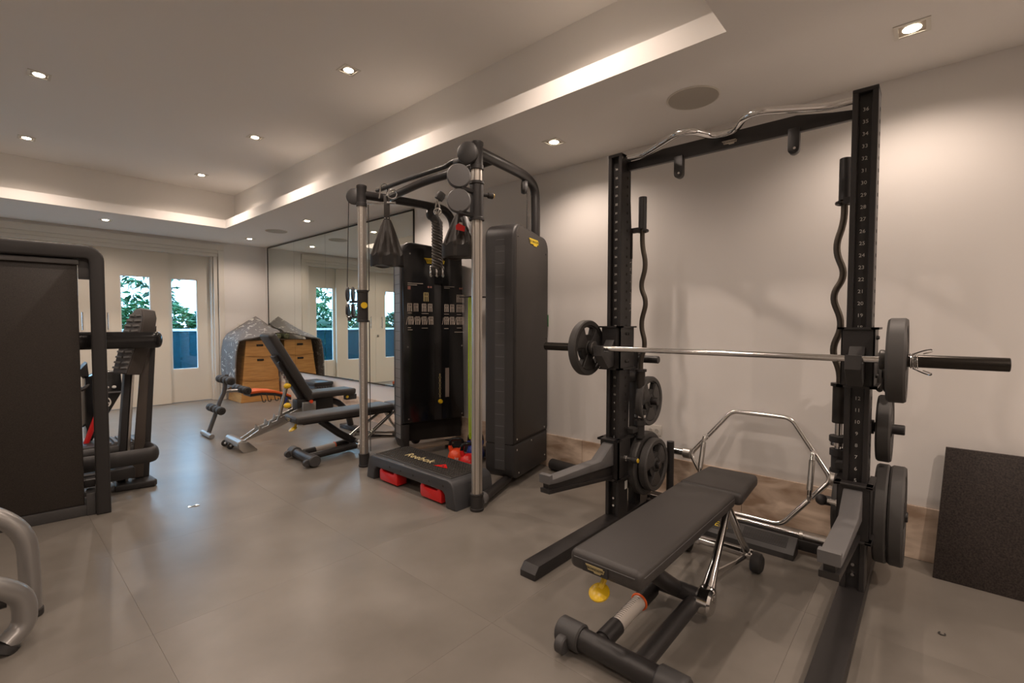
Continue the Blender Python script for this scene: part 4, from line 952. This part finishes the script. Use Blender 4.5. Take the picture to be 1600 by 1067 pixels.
# kettlebells
def kettlebell(org, m_, label, r=.075, mk='kg'):
    t = thing('kettlebell', label, 'kettlebell', org, 'kettlebells behind the step'); c = Vector(org)
    b = MB(); b.lathe([(0, 0), (r*.72, 0), (r*.98, r*.5), (r*1.02, r*.95), (r*.85, r*1.5), (r*.5, r*1.85), (0, r*1.95)], c, Z, 28)
    for s_ in (-1, 1): b.tube([c+CU*(s_*r*.45)+Z*r*1.5, c+CU*(s_*r*.72)+Z*r*2.05, c+CU*(s_*r*.74)+Z*r*2.3], r*.2, 12, radii=[r*.32, r*.24, r*.19])
    bd = part('bell', b, m_, t)
    part('handle', MB().tube(fillet([c+CU*(-r*.74)+Z*r*2.25, c+CU*(-r*.66)+Z*r*3.0, c+CU*(r*.66)+Z*r*3.0, c+CU*(r*.74)+Z*r*2.25], r*.5, 5), r*.19, 12), BLACKG, t)
    text('marking', mk, r*.5, c+CN*(r*1.03)+Z*r*.85, CU, Z, WHITE, bd)
kettlebell((2.70, 3.05, 0), REDO, 'orange-red kettlebell with a black handle behind the step')
kettlebell((2.655, 2.85, 0), RED, 'bright red kettlebell half hidden by the near post')
kettlebell((2.90, 3.02, 0), BLUEV, 'dark blue kettlebell behind the red ones', .08)
# roller on the floor behind the near tower
t = thing('foot_roller', 'black roller on the floor between cable machine and skirting', 'roller', (3.15, 2.22, 0))
part('foam_tube', MB().cyl((3.13, 2.08, .047), (3.148, 2.36, .047), .045, 22, bevel=.006), RUBBER, t)
part('end_cap', MB().lathe([(0, .004), (.03, .004), (.034, 0)], (3.13, 2.08, .047), (-.06, -1, 0), 20), PLASTIC2, t)
# ================================================================== LEFT-HAND MACHINES
t = thing('weight_machine', 'large dark weight-stack machine with a rounded frame at the left edge', 'weight machine', (0, 4.05, 0))
dv = Vector((math.cos(math.radians(-6)), math.sin(math.radians(-6)), 0)); nv_ = Vector((-dv.y, dv.x, 0)); o = Vector((.395, 3.985, 0))
part('stack_cover', MB().prism([(-1.0, .07), (0, .07), (0, 1.605), (-.02, 1.62), (-1.0, 1.62)], o, dv, Z, nv_*.16, bevel=.006), PANEL, t)
part('top_ledge', MB().prism([(-1.0, 1.585), (.008, 1.585), (.008, 1.615), (-1.0, 1.615)], o-nv_*.022, dv, Z, nv_*.05, bevel=.005), GREYP, t)
part('plinth', MB().prism([(-1.0, .0), (.012, .0), (.012, .068), (-1.0, .068)], o-nv_*.012, dv, Z, nv_*.20, bevel=.005), PLASTIC2, t)
arc = [(.128-.09+.09*math.cos(a), 1.705-.09+.09*math.sin(a)) for a in [PI/2*k/8 for k in range(9)]]
ain = [(.055-.02+.02*math.cos(a), 1.622-.02+.02*math.sin(a)) for a in [PI/2*k/4 for k in range(5)]][::-1]
part('frame_arch', MB().prism([(.128, .0)]+arc+[(-1.0, 1.705), (-1.0, 1.622)]+ain+[(.055, 0)], o-nv_*.05, dv, Z, nv_*.12, bevel=.012, seg=3), PLASTIC, t)
part('corner_block', MB().prism([(.003, 1.50), (.056, 1.50), (.056, 1.626), (.003, 1.626)], o-nv_*.01, dv, Z, nv_*.08, bevel=.004), PLASTIC2, t)
part('base_block', MB().prism([(.010, .0), (.054, .0), (.054, .14), (.010, .14)], o-nv_*.02, dv, Z, nv_*.14, bevel=.004), PLASTIC2, t)
part('base_bar', MB().prism([(.0, .16), (.054, .16), (.054, .21), (.0, .21)], o+nv_*.05, dv, Z, nv_*.08, bevel=.004), BLACK, t)
# leg machine behind it: leaning column, ribbed pad, loop handles
t = thing('leg_machine', 'black exercise machine with a ribbed grey foot pad on a leaning column', 'exercise machine', (.72, 4.5, 0))
col = [(.63, 0.06), (.79, .06), (.885, 1.20), (.845, 1.20), (.80, 1.21), (.715, .88), (.66, .86)]
b = MB(); b.prism([(.62, .05), (.665, .05), (.725, .90), (.685, .90)], (0, 4.44, 0), X, Z, Y*.09, bevel=.008); b.prism([(.73, .05), (.815, .05), (.885, 1.20), (.835, 1.205)], (0, 4.45, 0), X, Z, Y*.13, bevel=.012); part('column', b, PLASTIC, t)
part('column_trim', MB().prism([(.665, .05), (.685, .05), (.745, .95), (.73, .95)], (0, 4.43, 0), X, Z, Y*.06, bevel=.004), STEEL, t)
part('column_face', MB().prism([(.705, .06), (.775, .06), (.845, 1.17), (.80, 1.17)], (0, 4.435, 0), X, Z, Y*.03, bevel=.005), mat('brown_panel', (.075, .060, .050), .45), t)
# foot pad shaped like a sole, turned towards the room's left
Pp = Vector((.70, 4.36, 1.09)); pu = Vector((.50, -.86, 0)).normalized(); pn = Vector((-.86, -.50, .12)).normalized(); pv = (Z-pn*pn.z).normalized(); pu = pv.cross(pn).normalized()
pv = (pv+Vector((.16, 0, 0))).normalized()
sole = [(-.062, -.235), (.062, -.245), (.075, -.05), (.078, .10), (.062, .19), (.03, .245), (0, .255), (-.03, .245), (-.062, .19), (-.078, .10), (-.072, -.05)]
fp = part('foot_pad', MB().prism(sole, Pp, pu, pv, -pn*.11, bevel=.012, seg=3), mat('brown_black_plastic', (.06, .05, .044), .45), t)
part('tread_plate', MB().prism([(a*.94, c*.96) for a, c in sole], Pp, pu, pv, pn*.006, bevel=.002), GREYP, fp)
for k in range(11):
    z = -.205+.039*k; w_ = .055 if z < .15 else .055*(1-(z-.15)/.14)
    for s_ in (-1, 1): part('tread_rib', MB().prism([(s_*.008, z), (s_*(.008+w_), z+.004), (s_*(.008+w_), z+.018), (s_*.008, z+.014)], Pp+pn*.005, pu, pv, pn*.011, bevel=.002), mat('rib_grey', (.20, .195, .19), .45), fp)
# loop handles
def loop(z, x0, x1, y0, y1, r, fl):
    q = MB(); q.tube(fillet([(x0, y0, z), (x1-.02, y0-.02, z), (x1, y0+.05, z), (x1-.01, y1, z), (x0, y1+.02, z)], .05, 6), r, 14, flat=fl); return q
part('upper_loop', loop(1.10, .35, .87, 4.27, 4.46, .058, .42), BLACKG, t)
part('lower_loop', loop(.265, .35, .82, 4.24, 4.47, .055, .55), PLASTIC, t)
part('lower_deck', MB().box((.30, 4.33, .09), (.71, 4.46, .17), bevel=.01), PLASTIC, t)
part('foot', MB().prism([(.60, 4.36), (.82, 4.31), (.84, 4.34), (.82, 4.66), (.62, 4.66)], (0, 0, 0), X, Y, Z*.05, bevel=.012, seg=3), PLASTIC, t)
part('rear_foot', MB().box((.28, 4.38, 0), (.64, 4.50, .04), bevel=.008), PLASTIC2, t)
# elliptical further back, seen in the gaps
EY = 5.95
t = thing('elliptical', 'black cardio machine with ring emblem behind the leg machine', 'cardio machine', (.75, 6.1, 0))
b = MB(); b.prism([(.62, .10), (.66, .10), (.885, .535), (.895, .56), (.885, .74), (.76, .76), (.62, .70)], (0, EY, 0), X, Z, Y*.22, bevel=.012); body = part('shroud', b, BLACKG, t)
part('ledge', MB().prism([(.70, .545), (.90, .54), (.90, .555), (.70, .56)], (0, EY-.004, 0), X, Z, Y*.228), GREYP, t, smooth=False)
part('emblem', MB().torus((.748, EY-.002, .455), Y, .052, .006, 28, 6), WHITE, body)
part('emblem_bar', MB().box((.742, EY-.005, .44), (.79, EY-.0, .455)), WHITE, body, smooth=False)
for x in (.775, .83): part('cup_mark', MB().sphere((x, EY-.003, .60), .018, 10, sc=(1, .4, .8)), WHITE, body)
part('strut', MB().cyl((.60, EY-.02, .05), (.70, EY-.02, .36), .022, 12), RED, t)
part('flywheel', MB().lathe([(0, -.03), (.20, -.03), (.22, -.015), (.22, .015), (.20, .03), (0, .03)], (.50, EY+.1, .42), Y, 36), STEEL, t)
part('handlebar', MB().tube(fillet([(.70, EY+.05, .72), (.62, EY, .60), (.50, EY, .58)], .05, 5), .018, 10), BLACK, t)
part('console', MB().prism([(.535, .72), (.64, .85), (.65, .72)], (0, EY, 0), X, Z, Y*.2, bevel=.006), BLACK, t)
part('console_mast', MB().cyl((.64, EY+.1, .70), (.60, EY+.1, .76), .025, 12), BLACK, t)
dk = part('deck', MB().box((.30, EY-.25, .03), (1.02, EY+.10, .09), bevel=.012), PLASTIC, t)
for k in range(6): part('deck_rib', MB().box((.70+.045*k, EY-.24, .088), (.725+.045*k, EY+.08, .104), bevel=.004, seg=1), GREYP, dk)
part('base_rail', MB().box((.20, EY-.12, 0), (1.0, EY-.04, .04), bevel=.008), SILVER, t)
# silver tube frame at the very left
t = thing('tube_frame', 'silver bent-tube machine frame at the lower left corner', 'exercise machine', (-.1, 2.7, 0))
part('upper_tube', MB().tube(fillet([(-.45, 2.86, .53), (-.03, 2.80, .485), (.095, 2.78, .36), (.10, 2.77, .12), (.10, 2.77, .03)], .10, 8), .034, 20), SILVER, t)
part('lower_tube', MB().tube(fillet([(-.45, 2.52, .42), (-.03, 2.52, .285), (.075, 2.55, .19), (.075, 2.56, .07), (.02, 2.53, .03)], .09, 8), .036, 20), SILVER, t)
part('cross_tube', MB().cyl((-.40, 2.62, .17), (.03, 2.60, .165), .025, 16), BLACK, t)
part('foot_cap', MB().cyl((.012, 2.525, 0), (.03, 2.535, .028), .038, 20, bevel=.004), RUBBER, t)
part('foot_cap', MB().cyl((.10, 2.77, 0), (.10, 2.77, .032), .038, 20, bevel=.004), RUBBER, t)
# small things on the floor
b = MB().torus((2.486, -.062, .003), Z, .010, .0022, 20, 6, .6, 5.4); single('hair_tie', b, RUBBER, 'tiny dark open loop lying on the floor by the rack', 'hair tie', (2.486, -.062, 0))
b = MB(); b.tube(fillet([(.87, 3.66, .002), (.89, 3.645, .002), (.91, 3.66, .002), (.935, 3.64, .002), (.90, 3.635, .002)], .008, 4), .0022, 6); single('wire_scrap', b, CHROME, 'tiny bright scrap lying on the open floor', 'scrap', (.9, 3.65, 0))

# ================================================================== OUTSIDE: balustrade, hedge, bamboo
t = thing('glass_balustrade', 'teal glass balustrade with a white rail outside the doors', 'balustrade', (1, 9.8, -.03))
part('top_rail', MB().box((-4.5, 9.77, 1.085), (7.5, 9.83, 1.125), bevel=.005), mat('white_rail', (.78, .82, .84), .4), t)
for k in range(8):
    x0 = -4.5+1.5*k; part('glass_panel', MB().box((x0+.01, 9.795, .02), (x0+1.49, 9.807, 1.085)), TEAL, t, smooth=False)
    part('glass_clamp', MB().box((x0-.02, 9.78, -.03), (x0+.02, 9.82, .12), bevel=.004), STEEL, t)
def leaves(n, fn, sz):
    """leaf blades, each a folded rhombus with real orientation"""
    bm = bmesh.new()
    for _ in range(n):
        c, d = fn(); L_ = sz*random.uniform(.7, 1.3); w_ = L_*random.uniform(.13, .2)
        s_ = d.cross(Vector((random.uniform(-1, 1), random.uniform(-1, 1), random.uniform(-1, 1)))).normalized()*w_
        up_ = d.cross(s_).normalized()*w_*.3
        a = bm.verts.new(c); p = bm.verts.new(c+d*L_*.45+s_+up_); q = bm.verts.new(c+d*L_*.45-s_+up_); e = bm.verts.new(c+d*L_-Z*L_*.15); mdl = bm.verts.new(c+d*L_*.5)
        bm.faces.new((a, p, mdl)); bm.faces.new((a, mdl, q)); bm.faces.new((p, e, mdl)); bm.faces.new((mdl, e, q))
    b = MB(); b.bm.free(); b.bm = bm; return b
def rdir(): return Vector((random.gauss(0, 1), random.gauss(0, 1), random.gauss(0, .8))).normalized()
for k in range(9):
    cx = -3.6+1.15*k; hh = 1.50+.12*random.random()
    t = thing('hedge_shrub', ['leftmost', 'second', 'third', 'fourth', 'fifth', 'sixth', 'seventh', 'eighth', 'ninth'][k]+' dense green shrub of the hedge behind the balustrade, counted from the left', 'shrub', (cx, 10.9, -.03), 'hedge beyond the balustrade')
    def f(cx=cx, hh=hh):
        a = random.uniform(0, 2*PI); z = random.uniform(0, hh); r = .62*math.sqrt(max(.05, 1-(z/hh)**9))*random.uniform(.75, 1)
        return Vector((cx+r*math.cos(a), 10.9+.55*r*math.sin(a), z)), (Vector((math.cos(a), math.sin(a)*.8, .35))+rdir()*.7).normalized()
    part('foliage', leaves(2600, f, .13), FOLI[k % 4], t, smooth=False)
    st = MB()
    for j in range(5): st.tube([(cx+.1*j-.2, 10.9, -.03), (cx+.16*j-.32, 10.9, hh*.8)], .014, 6)
    part('stems', st, STEMM, t)
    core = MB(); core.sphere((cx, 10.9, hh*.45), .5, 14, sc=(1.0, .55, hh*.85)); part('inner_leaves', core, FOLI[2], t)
pl = ['tall thin bamboo behind the %s' % w_ for w_ in ('right door pane', 'hedge right of the doors', 'middle door pane', 'door with the lock', 'far left doors', 'hedge far to the right')]
for k, cx in enumerate((2.5, 3.5, 1.55, .6, -.6, 4.6)):
    t = thing('bamboo', pl[k], 'bamboo', (cx, 11.6, -.03), 'bamboo beyond the hedge'); tips = []
    st = MB()
    for j in range(5):
        bx = cx+random.uniform(-.28, .28); lx = random.uniform(-.25, .25); H = random.uniform(1.7, 2.7)
        pts = [Vector((bx+lx*(q/6)**2, 11.6+.2*random.random()*q/6, H*q/6)) for q in range(7)]
        st.tube(pts, .007, 6, radii=[.010-.0012*q for q in range(7)]); tips += pts[3:]
        for q in range(3, 7):
            for _ in range(2):
                e = pts[q]+Vector((random.uniform(-.28, .28), random.uniform(-.15, .15), random.uniform(.0, .22))); st.tube([pts[q], e], .003, 4); tips.append(e); tips.append((pts[q]+e)/2)
    part('canes', st, STEMM, t)
    def f(tips=tips): return random.choice(tips)+rdir()*.03, (Vector((random.gauss(0, 1), random.gauss(0, .6), -.35+random.gauss(0, .4)))).normalized()
    part('foliage', leaves(480, f, .16), FOLI[(k+2) % 4], t, smooth=False)
t = thing('palm', 'pale small palm with arching fronds behind the balustrade glass', 'palm', (1.75, 10.15, -.03))
part('trunk', MB().tube([(1.75, 10.15, -.03), (1.76, 10.15, .25), (1.75, 10.16, .50)], .045, 12, radii=[.06, .05, .04]), mat('palm_trunk', (.45, .48, .42), .6), t)
for k in range(9):
    a = 2*PI*k/9+.3; d = Vector((math.cos(a), math.sin(a)*.5, 0)); pts = [Vector((1.75, 10.16, .50))+d*(.42*q/6)+Z*(.42*math.sin(q/6*2.3)) for q in range(7)]
    fr = MB(); fr.tube(pts, .008, 6)
    for q in range(1, 7):
        for s_ in (-1, 1): fr.prism([(0, 0), (.012, .05), (0, .17), (-.012, .05)], pts[q], d, (Vector((-d.y, d.x, 0))*s_-Z*.5+d*.5).normalized(), Z*.003)
    part('frond', fr, FOLI[3], t, smooth=False)
